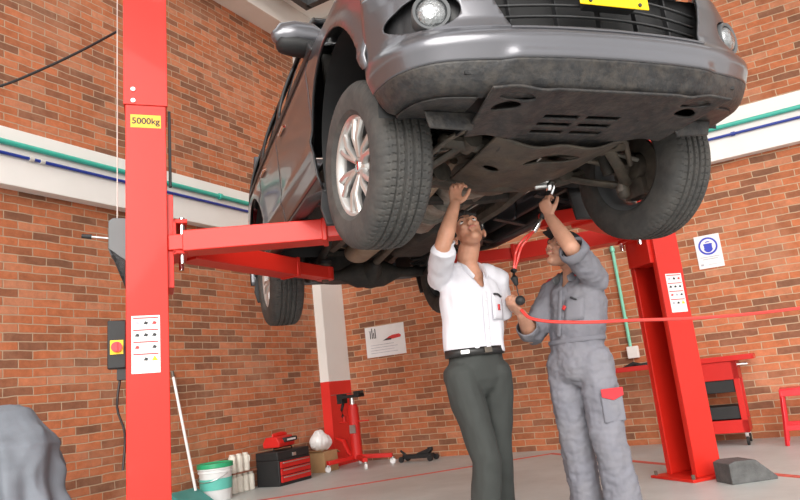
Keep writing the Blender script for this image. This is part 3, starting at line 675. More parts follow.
# front suspension and wheels
WZF, WZR = .388-.142+.004, .388-.165
def steer(s): return math.radians(4.5)
for s in (-1, 1):
    hub = V((0, s*.72, WZF))
    g = MB(); g.limb([(-.20, s*.36, .27), (-.10, s*.52, .20), (-.0, s*.66, .145)], [(.020, .045), (.018, .04), (.020, .035)], ref=(0, 0, 1), seg=12)
    g.limb([(.24, s*.38, .29), (.12, s*.54, .21), (.02, s*.65, .15)], [(.016, .030)]*3, ref=(0, 0, 1), seg=12); g.cyl((-.25, s*.37, .27), (-.12, s*.37, .27), .05); g.cyl((.19, s*.38, .29), (.29, s*.38, .29), .045)
    g.limb([(.0, s*.64, .10), (.0, s*.64, .18)], [.035, .03]); g.build('lower_control_arm', 'dirty2', car)
    g = MB(); g.limb([(-.10, s*.42, .58), (-.04, s*.62, .52)], [(.018, .035)]*2, ref=(0, 0, 1)); g.limb([(.08, s*.42, .58), (-.0, s*.62, .52)], [(.018, .03)]*2, ref=(0, 0, 1)); g.build('upper_control_arm', 'castiron', car)
    g = MB(); g.limb([(0, s*.63, .12), (.0, s*.66, .25), (-.02, s*.65, .40), (-.01, s*.62, .53)], [.03, .045, .028, .022]); g.build('steering_knuckle', 'castiron', car)
    g = MB(); g.cyl((.03, s*.54, .20), (.03, s*.47, .62), .03); g.cyl((.03, s*.53, .30), (.03, s*.50, .50), .055); g.build('shock_absorber', 'under', car)
    g = MB(); n = 130; g.tube([(.03+math.cos(k*2*PI/20)*.072, s*(.533-.0013*k*.25)+math.sin(k*2*PI/20)*.072, .31+k*.0022) for k in range(n)], .0085, seg=6, smooth=1); g.build('coil_spring', 'black', car)
    g = MB(); g.cyl((-.02, s*.16, .36), (0, s*.62, WZF+.01), .018); g.limb([(-.02, s*.17, .36), (-.015, s*.26, .335)], [.045, .04]); g.limb([(0, s*.56, .255), (0, s*.64, WZF)], [.04, .045]); g.build('drive_shaft', 'castiron', car)
    g = MB(); g.cyl((.16, s*.25, .33), (.13, s*.66, .25), .012); g.cyl((.16, s*.10, .335), (.16, s*.32, .33), .03); g.build('tie_rod', 'alu', car)
    g = MB(); g.tube([(.30, 0, .33), (.31, s*.3, .33), (.28, s*.46, .31), (.14, s*.60, .22)], .014); g.build('anti_roll_bar', 'castiron', car)
    # rear suspension
    g = MB(); g.limb([(-2.0, s*.50, .36), (-2.70, s*.54, .19)], [(.03, .028)]*2, ref=(0, 0, 1)); g.build('trailing_arm', 'under', car)
    g = MB(); g.cyl((-2.85, s*.52, .20), (-2.95, s*.46, .60), .028); g.build('rear_shock_absorber', 'under', car)
    g = MB(); g.tube([(-2.68+math.cos(k*2*PI/20)*.065, s*.46+math.sin(k*2*PI/20)*.065, .27+k*.0022) for k in range(110)], .008, seg=6, smooth=1); g.build('rear_coil_spring', 'black', car)
g = MB(); g.limb([(-2.75, -.70, WZR), (-2.75, -.25, WZR), (-2.75, -.10, WZR), (-2.75, .14, WZR), (-2.75, .3, WZR), (-2.75, .70, WZR)], [.042, .045, .12, .12, .045, .042], ref=(0, 0, 1), seg=16)
g.limb([(-2.55, .02, .26), (-2.66, .02, .235), (-2.78, .02, WZR), (-2.88, .02, WZR)], [.05, .095, .13, .07], seg=16); g.build('rear_axle', 'under', car)
g = MB(); g.lathe([(.10, -.10), (.30, -.11), (.36, -.08), (.37, 0), (.36, .08), (.30, .11), (.10, .10)], X=Matrix.Translation((-3.35, 0, .40)), seg=40); g.build('spare_tyre', 'tyre', car)
b = MB(); b.grid(frange(-1, 1, 21), frange(.34, .62, 8), lambda u, z: (-3.86+.14*u**4, u*.88, z)); b.build('rear_bumper', 'paint', car, solid=.02)

# wheel (built once, then copied)
TR, TW = .400, .135
def tyre_fn(j, r, h, k):
    if r < TR-.035: return 0
    a = k/360*2*PI; u = h/TW
    d = 0
    for gc in (-.42, -.14, .14, .42):
        if abs(u-gc) < .035: return -.010
    if abs(u) > .46: ph = (a*72/(2*PI)+.9*abs(u)) % 1
    elif abs(u) > .16: ph = (a*72/(2*PI)+1.6*u) % 1
    else: ph = (a*90/(2*PI)-2.2*u) % 1
    return -.005 if ph < .14 else 0
def make_wheel(outer=1):
    """axis along local z, +z = outer face"""
    w = D.objects.new('wheel', None)
    prof = [(.234, -.105), (.240, -.118), (.26, -.132), (.31, -.138), (.345, -.134), (.37, -.125), (.385, -.112)]
    hs = frange(-.100, .100, 50); prof += [(TR-.006*(abs(h)/.1)**3, h) for h in hs]; prof += [(r, -h) for r, h in reversed(prof[:7])]
    b = MB(); b.lathe(prof, seg=360, fn=tyre_fn); ty = b.build('tyre', 'tyre', None, smooth=25)
    b = MB(); b.lathe([(.199, .06), (.200, .085), (.213, .108), (.226, .115), (.221, .104), (.208, .085), (.205, .06)], seg=72)
    for i in range(6):
        a = 2*PI*i/6+.2
        for da, wd in ((-.17, .017), (.17, .017)):
            p0 = V((math.cos(a+da*.25)*.045, math.sin(a+da*.25)*.045, .070)); p1 = V((math.cos(a+da*1.1)*.208, math.sin(a+da*1.1)*.208, .088)); m = (p0+p1)/2+V((0, 0, .016))
            b.limb([p0, m, p1], [(.022, .016), (.020, .015), (.018, .018)], ref=(0, 0, 1), seg=8, cap=False)
    b.lathe([(0, .085), (.035, .083), (.055, .072), (.065, .05), (.065, .0), (0, 0)], seg=36)
    bmesh.ops.transform(b.bm, matrix=Matrix.Diagonal((1.07, 1.07, 1, 1)), verts=b.bm.verts[:])
    rim = b.build('rim', 'alloy', None, smooth=40)
    b = MB(); b.lathe([(.234, -.108), (.242, -.115), (.227, -.10), (.209, -.08), (.202, .0), (.212, .065), (.216, .065), (.207, 0), (.214, -.08), (.234, -.108)], seg=72); brl = b.build('rim_barrel', 'grey', None, smooth=40)
    b = MB(); b.lathe([(0, .095), (.024, .092), (.030, .080)], seg=24); cap = b.build('hub_cap', 'chrome', None)
    b = MB(); b.lathe([(.05, -.02), (.155, -.02), (.155, .005), (.05, .005)], seg=48); b.lathe([(0, -.08), (.075, -.075), (.085, -.02), (.085, .005), (0, .01)], seg=32); br = b.build('brake_disc', 'castiron', None)
    b = MB(); b.lathe([(.09, -.035), (.165, -.035), (.17, -.02), (.16, -.03), (.09, -.03)], seg=48); b.box((-.07, .075, -.07), (.07, .17, .02)); cal = b.build('brake_caliper', 'castiron', None)
    return [ty, rim, cap, br, cal, brl]
parts = make_wheel()
first = True
for (x, y, z, st) in ((0, -.775, WZF, steer(-1)), (0, .775, WZF, steer(1)), (-2.75, -.775, WZR, 0), (-2.75, .775, WZR, 0)):
    w = parts if first else [p.copy() for p in parts]
    if not first:
        for p in w: COL.objects.link(p)
    first = False
    s = -1 if y < 0 else 1
    X = Matrix.Translation((x, y, z)) @ Matrix.Rotation(st, 4, 'Z') @ Matrix.Rotation(-s*PI/2, 4, 'X')
    root = w[0]; root.name = 'wheel'; root.parent = car; root.matrix_local = X
    for p in w[1:]: p.parent = root; p.matrix_local = Matrix.Identity(4)
# ------------------------------------------------------------------ people
def hand(b, w, d, n, s, curl=(25, 35, 25), thumb=30, k=1.0, spread=.02):
    """w wrist, d finger direction, n palm normal, s direction to the thumb side"""
    w = V(w); d = V(d).normalized(); n = V(n); n = (n-d*n.dot(d)).normalized(); s = V(s); s = (s-d*s.dot(d)-n*s.dot(n)).normalized()
    b.limb([w, w+d*.03*k, w+d*.065*k, w+d*.092*k], [(.026, .018), (.034*k, .017), (.040*k, .015), (.038*k, .013)], ref=s, seg=14)
    for i, (L, o) in enumerate(((.070, .030), (.078, .0105), (.073, -.010), (.058, -.030))):
        p = w+d*(.088-.004*abs(i-1))*k+s*o*k; dd = (d+s*(o*spread*30)).normalized(); pts = [p-d*.03]; ang = 0
        pts.append(p); q = p
        for j, f in enumerate((.45, .30, .25)):
            ang += math.radians(curl[j]*(1+.12*i)); q = q+(dd*math.cos(ang)+n*math.sin(ang))*L*f*k; pts.append(q)
        b.limb(pts, [.010*k, .0098*k, .0092*k, .0085*k, .0075*k], ref=s, seg=10)
    t = w+d*.022*k+s*.022*k; a = math.radians(thumb)
    t1 = t+(s*.70+d*.62+n*.25).normalized()*.042*k; t2 = t1+(s*.30+d*.85+n*math.sin(a)).normalized()*.032*k; t3 = t2+(d*.9+n*math.sin(a)*1.2-s*.05).normalized()*.024*k
    b.limb([t, t1, t2, t3], [.015*k, .0125*k, .0105*k, .009*k], ref=n, seg=10)

def head(b, H):
    """H maps head space (x right ear side.. +x = person's left, -y = face, z up; origin at the ear line) to world"""
    R = H.to_3x3(); P = lambda *c: H @ V(c)
    b.ell(P(0, .012, .045), (.076, .094, .082), R=R)            # cranium
    b.ell(P(0, -.030, .010), (.062, .062, .078), R=R)           # face
    b.limb([P(0, -.010, -.035), P(0, -.048, -.072), P(0, -.070, -.088)], [(.058, .045), (.042, .034), (.026, .022)], ref=R @ V((1, 0, 0)))   # jaw and chin
    b.limb([P(0, -.086, .018), P(0, -.099, -.004), P(0, -.110, -.022)], [(.008, .008), (.009, .010), (.014, .010)], ref=R @ V((1, 0, 0)), seg=10)  # nose
    for s in (-1, 1):
        b.ell(P(s*.012, -.099, -.026), (.008, .010, .007), R=R, seg=10)
        b.ell(P(s*.032, -.074, -.012), (.022, .018, .016), R=R, seg=10)     # cheek
        b.limb([P(s*.012, -.086, .034), P(s*.032, -.084, .038), P(s*.052, -.068, .032)], [.008, .009, .007], seg=8)   # brow
        Re = R @ Euler((0, 0, s*.35)).to_matrix()
        b.ell(P(s*.080, .016, .002), (.009, .020, .032), R=Re, seg=12); b.ell(P(s*.078, .012, -.020), (.008, .012, .014), R=Re, seg=10)
    b.limb([P(-.020, -.091, -.046), P(0, -.097, -.045), P(.020, -.091, -.046)], [.006, .008, .006], seg=8)
    b.limb([P(-.016, -.089, -.056), P(0, -.095, -.058), P(.016, -.089, -.056)], [.006, .009, .006], seg=8)

def face_parts(body, H, skin, hair='hair', lips=True):
    R = H.to_3x3(); P = lambda *c: H @ V(c)
    for s in (-1, 1):
        e = MB().ell(P(s*.031, -.0775, .014), (.0125, .010, .008), R=R, seg=14).build('eye', 'eye', body)
        MB().ell(P(s*.031, -.0870, .016), (.0052, .0025, .0055), R=R, seg=12).build('iris', 'ink', e)
        b = MB(); b.limb([P(s*.016, -.094, .036), P(s*.032, -.0925, .042), P(s*.052, -.077, .036)], [(.003, .004)]*3, ref=R @ V((0, 0, 1)), seg=8); b.build('eyebrow', hair, body)
    b = MB(); b.limb([P(-.021, -.0935, -.0505), P(-.008, -.1015, -.049), P(.008, -.1015, -.049), P(.021, -.0935, -.0505)], [(.0035, .003), (.006, .004), (.006, .004), (.0035, .003)], ref=R @ V((0, 0, 1)), seg=8); b.build('lips', 'lips', body)

def frame(origin, face, up):
    f = V(face).normalized(); u = V(up); u = (u-f*u.dot(f)).normalized(); x = u.cross(-f)*-1
    x = (-f).cross(u).normalized()*-1 if False else f.cross(u).normalized()*-1
    # +x = person's left: left = up x face
    x = u.cross(f).normalized()
    return Matrix(((x.x, -f.x, u.x, origin[0]), (x.y, -f.y, u.y, origin[1]), (x.z, -f.z, u.z, origin[2]), (0, 0, 0, 1)))

def folds(amp, sc, seed=0, dirn=(1, 1, .35)):
    def f(c, n):
        q = V((c.x*dirn[0], c.y*dirn[1], c.z*dirn[2]))*sc+V((seed, 0, 0))
        return amp*(noise.noise(q)*1.0+.5*noise.noise(q*2.3))
    return f

def smooth_edge(o, it=14):
    bm = bmesh.new(); bm.from_mesh(o.data)
    for _ in range(it):
        new = {}
        for v in bm.verts:
            be = [e for e in v.link_edges if e.is_boundary]
            if len(be) == 2: new[v] = v.co*.4+(be[0].other_vert(v).co+be[1].other_vert(v).co)*.3
        for v, c in new.items(): v.co = c
    bm.to_mesh(o.data); bm.free()

# ---- man in the white shirt
F = V((.47, -.88, 0)).normalized(); Lf = V((-F.y, F.x, 0)) ; Lf = V((0, 0, 1)).cross(F)    # Lf = person's left
def man():
    pel = V((.325, 3.50, .95)); root = empty('person', 'man in a white short-sleeved shirt and charcoal trousers reaching up under the car', 'person', (pel.x, pel.y, 0))
    off = -V((pel.x, pel.y, 0)); S = lambda *c: V(c)+off
    shR, shL = S(.185, 3.49, 1.415), S(.490, 3.60, 1.395)
    elR, wrR = S(.205, 3.26, 1.525), S(.300, 3.31, 1.755)
    elL, wrL = S(.495, 3.74, 1.175), S(.395, 3.79, .97)
    neck = S(.345, 3.53, 1.455); hc = S(.368, 3.49, 1.625)
    hipR, hipL = S(.225, 3.46, .92), S(.405, 3.53, .92)
    knR, knL = S(.300, 3.42, .50), S(.375, 3.60, .50)
    anR, anL = S(.235, 3.46, .09), S(.375, 3.80, .11)
    chest = S(.335, 3.53, 1.27); waist = S(.322, 3.52, 1.05); pelv = S(.318, 3.51, .95)
    up = V((.05, .30, 1)); face = V((-.02, -.80, .58)).normalized()
    H = frame(hc, face, V((-.22, .4, 1)))
    b = MB()
    b.limb([pelv, waist, chest, (shR+shL)/2+V((0, 0, -.01)), neck], [(.128, .085), (.130, .090), (.155, .10), (.125, .070), (.060, .056)], ref=Lf, seg=20)
    b.limb([neck+V((0, 0, -.06)), neck+V((0, 0, .05)), hc+V((.0, .02, -.04))], [.066, .058, .056])
    head(b, H)
    for sh, el, wr, r in ((shR, elR, wrR, 1), (shL, elL, wrL, 1)):
        b.limb([sh+(neck-sh)*.30, sh, sh+(el-sh)*.5, el], [.046, .052, .048, .042])
        d = (wr-el); b.limb([el, el+d*.3, el+d*.7, wr], [.041, .043, .034, .027])
    hand(b, wrR-(wrR-elR).normalized()*.01, (.18, .22, 1), F+V((0, .3, .1)), -Lf*-1, curl=(38, 62, 40))
    hand(b, wrL, (wrL-elL), -Lf, F, curl=(20, 25, 15))
    for hp, kn, an in ((hipR, knR, anR), (hipL, knL, anL)):
        b.limb([hp+(pelv-hp)*.2, hp+(kn-hp)*.4, kn, kn+(an-kn)*.35, an], [.070, .066, .052, .050, .038])
        b.limb([an+V((0, 0, -.03)), an+F*.06+V((0, 0, -.045)), an+F*.17+V((0, 0, -.06))], [(.04, .035), (.043, .03), (.04, .022)], ref=Lf)
    body = b.fuse('body', 'skin', root, voxel=.0055, smooth=3)
    face_parts(body, H, 'skin')
    # hair
    R = H.to_3x3(); P = lambda *c: H @ V(c)
    b = MB(); b.ell(P(0, .026, .062), (.083, .094, .082), R=R); b.ell(P(0, .050, .020), (.077, .072, .075), R=R); b.limb([P(-.055, -.050, .085), P(0, -.070, .098), P(.055, -.050, .085)], [.018, .02, .018])
    for s in (-1, 1): b.ell(P(s*.073, -.006, .032), (.008, .018, .030), R=R, seg=10)
    b.fuse('hair', 'hair', root, voxel=.005, smooth=2, disp=folds(.006, 60))
    # shirt
    b = MB()
    b.limb([pelv+V((0, 0, .075)), waist+V((0, 0, .045)), S(.33, 3.53, 1.17), chest+V((0, 0, .03)), (shR+shL)/2+V((0, 0, -.03)), neck+V((0, 0, .005))],
           [(.163, .118), (.160, .120), (.166, .122), (.176, .124), (.160, .108), (.070, .066)], ref=Lf, seg=24)
    b.limb([shR+(neck-shR)*.5, shR, shR+(elR-shR)*.5, elR+V((0, 0, -.01)), elR+V((.012, .01, .045))], [.066, .074, .068, .064, .060]); 
    b.limb([shL+(neck-shL)*.5, shL+V((0, 0, -.005)), shL+(elL-shL)*.5, elL-(elL-shL)*.12], [.062, .070, .068, .072])
    shirt = b.fuse('shirt', 'shirt', root, voxel=.008, smooth=4, disp=folds(.011, 9, 3, (1, 1, .45)))
    # cut the neck opening, cuffs and hem flat
    def cut(o, p, n):
        bm = bmesh.new(); bm.from_mesh(o.data); bmesh.ops.bisect_plane(bm, geom=bm.verts[:]+bm.edges[:]+bm.faces[:], plane_co=p, plane_no=n, clear_outer=True); bm.to_mesh(o.data); bm.free()
    def cut_local(o, p, n, rad):   # remove faces beyond a plane within a radius
        bm = bmesh.new(); bm.from_mesh(o.data); kill = [v for v in bm.verts if (v.co-p).length < rad and (v.co-p).dot(n) > 0]; bmesh.ops.delete(bm, geom=kill, context='VERTS'); bm.to_mesh(o.data); bm.free()
    man.cut, man.cl = cut, cut_local
    cut(shirt, pelv+V((0, 0, .060)), V((.0, .0, -1)))
    cut_local(shirt, elR+V((0, 0, .022)), V((0, -.55, .83)), .12); cut_local(shirt, elL-(elL-shL)*.15, (elL-shL).normalized(), .13)
    # V opening at the throat
    bm = bmesh.new(); bm.from_mesh(shirt.data); kill = []
    vn = neck+F*.06
    for v in bm.verts:
        q = v.co-neck; a = q.dot(Lf); fr = q.dot(F); z = q.z
        if (fr > .03 and z > -.13 and abs(a) < .052*(z+.13)/.13*1.05) or (z > .028 and q.xy.length < .095): kill.append(v)
    bmesh.ops.delete(bm, geom=kill, context='VERTS'); bm.to_mesh(shirt.data); bm.free(); smooth_edge(shirt)
    md = shirt.modifiers.new('s', 'SOLIDIFY'); md.thickness = .003
    # collar
    for s in (-1, 1):
        b = MB(); pts = [neck-F*.062+V((0, 0, .03)), neck+Lf*s*.058-F*.01+V((0, 0, .022)), neck+Lf*s*.055+F*.05+V((0, 0, -.012)), neck+Lf*s*.040+F*.098+V((0, 0, -.062))]
        b.limb(pts, [(.016, .004), (.018, .005), (.020, .005), (.010, .004)], ref=(0, 0, 1), seg=10); b.build('collar', 'shirt', shirt)
    # placket, pocket, pen and badge
    def front(a, z, e=.0):    # point on the shirt front
        k = chest+(waist-chest)*((chest.z-z)/(chest.z-waist.z)); rx, ry = .172, .128
        return V((k.x, k.y, z))+Lf*a+F*(ry*math.sqrt(max(0, 1-(a/rx)**2))+e)
    b = MB(); b.limb([front(.0, z, .001) for z in frange(1.02, 1.31, 9)], [(.013, .003)]*9, ref=Lf, seg=8); b.build('placket', 'shirt', shirt)
    for z in (1.06, 1.13, 1.20, 1.27): MB().ell(front(0, z, .007), .005, seg=10).build('button', 'paper', shirt)
    b = MB(); b.grid(frange(.045, .135, 6), frange(1.17, 1.30, 6), lambda a, z: front(a, z, .004)); pk = b.build('breast_pocket', 'shirt', shirt, solid=.003)
    b = MB(); b.limb([front(.055, 1.298, .010), front(.085, 1.296, .012), front(.115, 1.285, .010)], [(.005, .004)]*3, seg=8); b.build('pen', 'ink', pk)
    b = MB(); b.grid(frange(.080, .100, 3), frange(1.215, 1.245, 3), lambda a, z: front(a, z, .009)); b.build('pocket_emblem', 'redink', pk, solid=.001)
    # trousers
    b = MB()
    b.limb([pelv+V((0, 0, .07)), pelv, pelv+V((0, 0, -.07))], [(.148, .105), (.150, .110), (.142, .110)], ref=Lf, seg=24)
    b.limb([hipR+V((0, 0, .0)), hipR+(knR-hipR)*.35, knR, knR+(anR-knR)*.5, anR+V((0, 0, -.02))], [(.084, .096), (.084, .092), (.070, .075), (.070, .078), (.066, .080)], ref=Lf, seg=18)
    b.limb([hipL+V((0, 0, .0)), hipL+(knL-hipL)*.35, knL, knL+(anL-knL)*.5, anL+V((0, 0, -.02))], [(.084, .096), (.084, .092), (.068, .075), (.068, .078), (.068, .084)], ref=Lf, seg=18)
    tr = b.fuse('trousers', 'trouser', root, voxel=.008, smooth=4, disp=folds(.008, 11, 9, (1, 1, .5)))
    cut(tr, pelv+V((0, 0, .085)), V((0, 0, 1)))
    b = MB(); c = pelv+V((0, 0, .072)); n = 40
    ring = [c+Lf*math.cos(2*PI*i/n)*.163+F*math.sin(2*PI*i/n)*.120 for i in range(n)]
    bm = b.bm; lo = [bm.verts.new(p+V((0, 0, -.020))) for p in ring]; hi = [bm.verts.new(p+V((0, 0, .018))) for p in ring]
    for i in range(n): bm.faces.new((lo[i], lo[(i+1) % n], hi[(i+1) % n], hi[i]))
    belt = b.build('belt', 'belt', root, smooth=60, solid=-.004)
    q = c+F*.126; b = MB(); b.obox(q, Lf*.022, F*.003, (0, 0, .014)); b.build('buckle', 'castiron', belt, bevel=.003)
    q = c-Lf*.115+F*.092; b = MB(); b.obox(q, (Lf*.8+F*.6)*.022, (F*.8-Lf*.6)*.003, (0, 0, .010)); b.build('belt_clip', 'steel', belt, bevel=.002)
    for an in (anR, anL):
        b = MB(); b.limb([an-F*.035+V((0, 0, -.045)), an+F*.06+V((0, 0, -.048)), an+F*.20+V((0, 0, -.062))], [(.046, .045), (.050, .040), (.042, .026)], ref=Lf, seg=18); b.build('shoe', 'belt', root)
    return root
man()

# ---- mechanic in grey coveralls
def mechanic():
    F = V((-.80, -.60, 0)).normalized(); Lf = V((0, 0, 1)).cross(F)
    pel = V((.880, 3.70, .93)); root = empty('person', 'mechanic in grey coveralls and a black cap holding an air tool up under the car', 'person', (pel.x, pel.y, 0))
    off = -V((pel.x, pel.y, 0)); S = lambda *c: V(c)+off
    shL, shR = S(1.010, 3.60, 1.330), S(.835, 3.83, 1.315)
    elL, wrL = S(.872, 3.45, 1.490), S(.815, 3.58, 1.695)
    elR, wrR = S(.665, 3.80, 1.085), S(.600, 3.62, 1.195)
    neck = S(.935, 3.72, 1.385); hc = S(.882, 3.69, 1.505)
    hipL, hipR = S(.945, 3.64, .90), S(.815, 3.76, .90)
    knL, knR = S(.948, 3.62, .47), S(.812, 3.78, .47)
    anL, anR = S(.985, 3.64, .09), S(.845, 3.82, .09)
    chest = S(.925, 3.72, 1.22); waist = S(.885, 3.71, 1.03); pelv = S(.880, 3.70, .93)
    face = (F*.84+V((0, 0, .50))).normalized(); H = frame(hc, face, V((0, 0, 1))-F*.5)
    R = H.to_3x3(); P = lambda *c: H @ V(c)
    b = MB()
    b.limb([pelv, waist, chest, (shR+shL)/2, neck], [(.128, .09), (.130, .095), (.155, .10), (.122, .070), (.060, .058)], ref=Lf, seg=20)
    b.limb([neck+V((0, 0, -.06)), neck+V((0, 0, .04)), hc+V((.03, .015, -.04))], [.068, .062, .060]); head(b, H)
    for sh, el, wr in ((shL, elL, wrL), (shR, elR, wrR)):
        b.limb([sh, sh+(el-sh)*.5, el], [.06, .05, .043]); d = wr-el; b.limb([el, el+d*.3, el+d*.7, wr], [.043, .044, .035, .028])
    hand(b, wrL-(wrL-elL)*.04, (-.22, -.04, 1), (.75, .6, 0), (.6, -.75, 0), curl=(34, 62, 45), thumb=45)
    hand(b, wrR, (-.55, -.45, .55), (.3, .1, .8), (-.3, .8, .3), curl=(45, 60, 40), thumb=40)
    for hp, kn, an in ((hipR, knR, anR), (hipL, knL, anL)):
        b.limb([hp+(pelv-hp)*.2, hp+(kn-hp)*.4, kn, kn+(an-kn)*.35, an], [.070, .066, .052, .050, .040])
        b.limb([an+V((0, 0, -.03)), an+F*.06+V((0, 0, -.045)), an+F*.17+V((0, 0, -.06))], [(.04, .035), (.043, .03), (.04, .022)], ref=Lf)
    body = b.fuse('body', 'skin2', root, voxel=.0055, smooth=3); face_parts(body, H, 'skin2')
    b = MB(); b.ell(P(0, .040, .030), (.082, .078, .075), R=R); b.fuse('hair', 'hair', root, voxel=.006, smooth=2)
    # cap: dome and peak
    b = MB(); b.ell(P(0, .022, .068), (.088, .100, .074), R=R, seg=28); b.limb([P(0, -.055, .078), P(0, -.105, .070), P(0, -.150, .055)], [(.068, .006), (.064, .005), (.040, .004)], ref=R @ V((1, 0, 0)), seg=20)
    b.fuse('cap', 'cap', root, voxel=.005, smooth=3)
    # coverall jacket part and trousers as one garment
    b = MB()
    b.limb([pelv+V((0, 0, -.05)), waist+V((0, 0, -.02)), waist+V((.01, 0, .03)), S(.905, 3.715, 1.12), chest, (shR+shL)/2+V((0, 0, -.02)), neck+V((0, 0, -.015))],
           [(.158, .130), (.156, .126), (.156, .126), (.168, .134), (.176, .136), (.165, .115), (.072, .068)], ref=Lf, seg=24)
    b.limb([shL+(neck-shL)*.5, shL, shL+(elL-shL)*.5, elL+(elL-shL)*.02], [.068, .074, .068, .062])
    b.limb([shR+(neck-shR)*.5, shR, shR+(elR-shR)*.55, elR, elR+(wrR-elR)*.22, elR+(wrR-elR)*.62], [.068, .076, .072, .068, .064, .054])
    b.limb([hipL+V((0, 0, .03)), hipL+(knL-hipL)*.35, knL, knL+(anL-knL)*.5, anL+V((0, 0, -.02))], [(.094, .106), (.094, .102), (.086, .090), (.086, .090), (.088, .095)], ref=Lf, seg=18)
    b.limb([hipR+V((0, 0, .03)), hipR+(knR-hipR)*.35, knR, knR+(anR-knR)*.5, anR+V((0, 0, -.02))], [(.092, .106), (.092, .102), (.086, .090), (.086, .090), (.088, .095)], ref=Lf, seg=18)
    f1 = folds(.012, 9, 21, (1, 1, .55)); f2 = folds(.006, 26, 5, (1, 1, 1.4))
    cov = b.fuse('coverall', 'overall', root, voxel=.008, smooth=4, disp=lambda c, n: f1(c, n)+f2(c, n))
    man.cl(cov, elL-(elL-shL)*.02, (elL-shL).normalized(), .12)
    man.cl(cov, elR+(wrR-elR)*.50, (wrR-elR).normalized(), .09)
    bm = bmesh.new(); bm.from_mesh(cov.data); kill = []
    for v in bm.verts:
        q = v.co-neck
        if q.z > .015 and q.xy.length < .085 or (q.dot(F) > .03 and -.07 < q.z and abs(q.dot(Lf)) < .5*(q.z+.07)): kill.append(v)
    bmesh.ops.delete(bm, geom=kill, context='VERTS'); bm.to_mesh(cov.data); bm.free(); smooth_edge(cov)
    md = cov.modifiers.new('s', 'SOLIDIFY'); md.thickness = .003
    # rolled cuff on the raised arm
    d = (elL-shL).normalized(); b = MB(); X = Matrix.Translation(elL-d*.045) @ d.to_track_quat('Z', 'Y').to_matrix().to_4x4()
    b.lathe([(.066, -.01), (.078, .0), (.080, .022), (.076, .040), (.066, .046), (.058, .040)], X=X, seg=28, fn=lambda j, r, h, k: .004*math.sin(k*.9+j)); b.build('rolled_cuff', 'overall', cov, smooth=60)
    # collar
    for s in (-1, 1):
        b = MB(); pts = [neck-F*.066+V((0, 0, .028)), neck+Lf*s*.064-F*.01+V((0, 0, .018)), neck+Lf*s*.058+F*.055+V((0, 0, -.012)), neck+Lf*s*.05+F*.12+V((0, 0, -.03))]
        b.limb(pts, [(.020, .005), (.024, .006), (.026, .006), (.016, .005)], ref=(0, 0, 1), seg=10); b.build('collar', 'grey' if s < 0 else 'overall', cov)
    # red shoulder piping
    for sh, s in ((shR, -1), (shL, 1)):
        b = MB(); n_ = (sh-chest).normalized(); m = (sh+neck)/2
        b.limb([m+F*.075+V((0, 0, .01)), m+Lf*s*.03+V((0, 0, .062)), m-F*.07+V((0, 0, .015))], [(.010, .005)]*3, ref=Lf, seg=8); b.build('shoulder_piping', 'redcloth', cov)
    b = MB(); b.limb([shR+V((0, 0, .07)), shR-Lf*.055+V((0, 0, .035)), shR-Lf*.08+V((0, 0, -.03))], [(.035, .010), (.042, .011), (.030, .010)], ref=F, seg=12); b.build('shoulder_patch', 'redcloth', cov)
    def surf(a, z, e=0):
        k = chest+(waist-chest)*((chest.z-z)/(chest.z-waist.z)); rx, ry = .176, .140
        return V((k.x, k.y, z))+Lf*a+F*(ry*math.sqrt(max(0, 1-(a/rx)**2))+e)
    b = MB(); b.limb([surf(0, z, .004) for z in frange(1.06, 1.30, 8)], [(.014, .004)]*8, ref=Lf, seg=8); b.build('zip_placket', 'overall', cov)
    b = MB(); b.grid(frange(.035, .13, 6), frange(1.13, 1.245, 6), lambda a, z: surf(a, z, .008)); pk = b.build('breast_pocket', 'overall', cov, solid=.003)
    b = MB(); b.limb([surf(.03, 1.195, .014), surf(.04, 1.21, .014)], [(.012, .003)]*2, ref=Lf, seg=8); b.build('red_emblem', 'redink', pk)
    b = MB(); b.limb([surf(.070, 1.25, .012), surf(.098, 1.235, .014)], [.006, .004], seg=8); b.build('pen', 'ink', pk)
    # waist seam
    b = MB(); n = 40; c = waist+V((.002, 0, .0)); b.limb([c+Lf*math.cos(2*PI*i/n)*.160+F*math.sin(2*PI*i/n)*.130 for i in range(n+1)], [(.012, .004)]*(n+1), ref=(0, 0, 1), seg=8); b.build('waist_band', 'overall', cov)
    # cargo pocket with red flap on the outer left thigh
    pc = hipL+(knL-hipL)*.45; d1 = (Lf*.95+F*.3).normalized(); d2 = V((0, 0, 1)).cross(d1)
    b = MB(); b.obox(pc+d1*.088+V((0, 0, -.03)), d2*.062, d1*.010, (0, 0, .075)); cp = b.build('cargo_pocket', 'overall', cov, bevel=.008)
    b = MB(); b.prism([pc+d1*.097+d2*x+V((0, 0, z)) for x, z in ((-.064, .062), (.064, .062), (.064, .022), (0, .002), (-.064, .022))], d1*.008); b.build('pocket_flap', 'redcloth', cp, bevel=.003)
    for an in (anR, anL):
        b = MB(); b.limb([an-F*.035+V((0, 0, -.045)), an+F*.06+V((0, 0, -.048)), an+F*.20+V((0, 0, -.062))], [(.048, .045), (.052, .042), (.046, .03)], ref=Lf, seg=18); b.build('boot', 'belt', root)
    return root
mechanic()

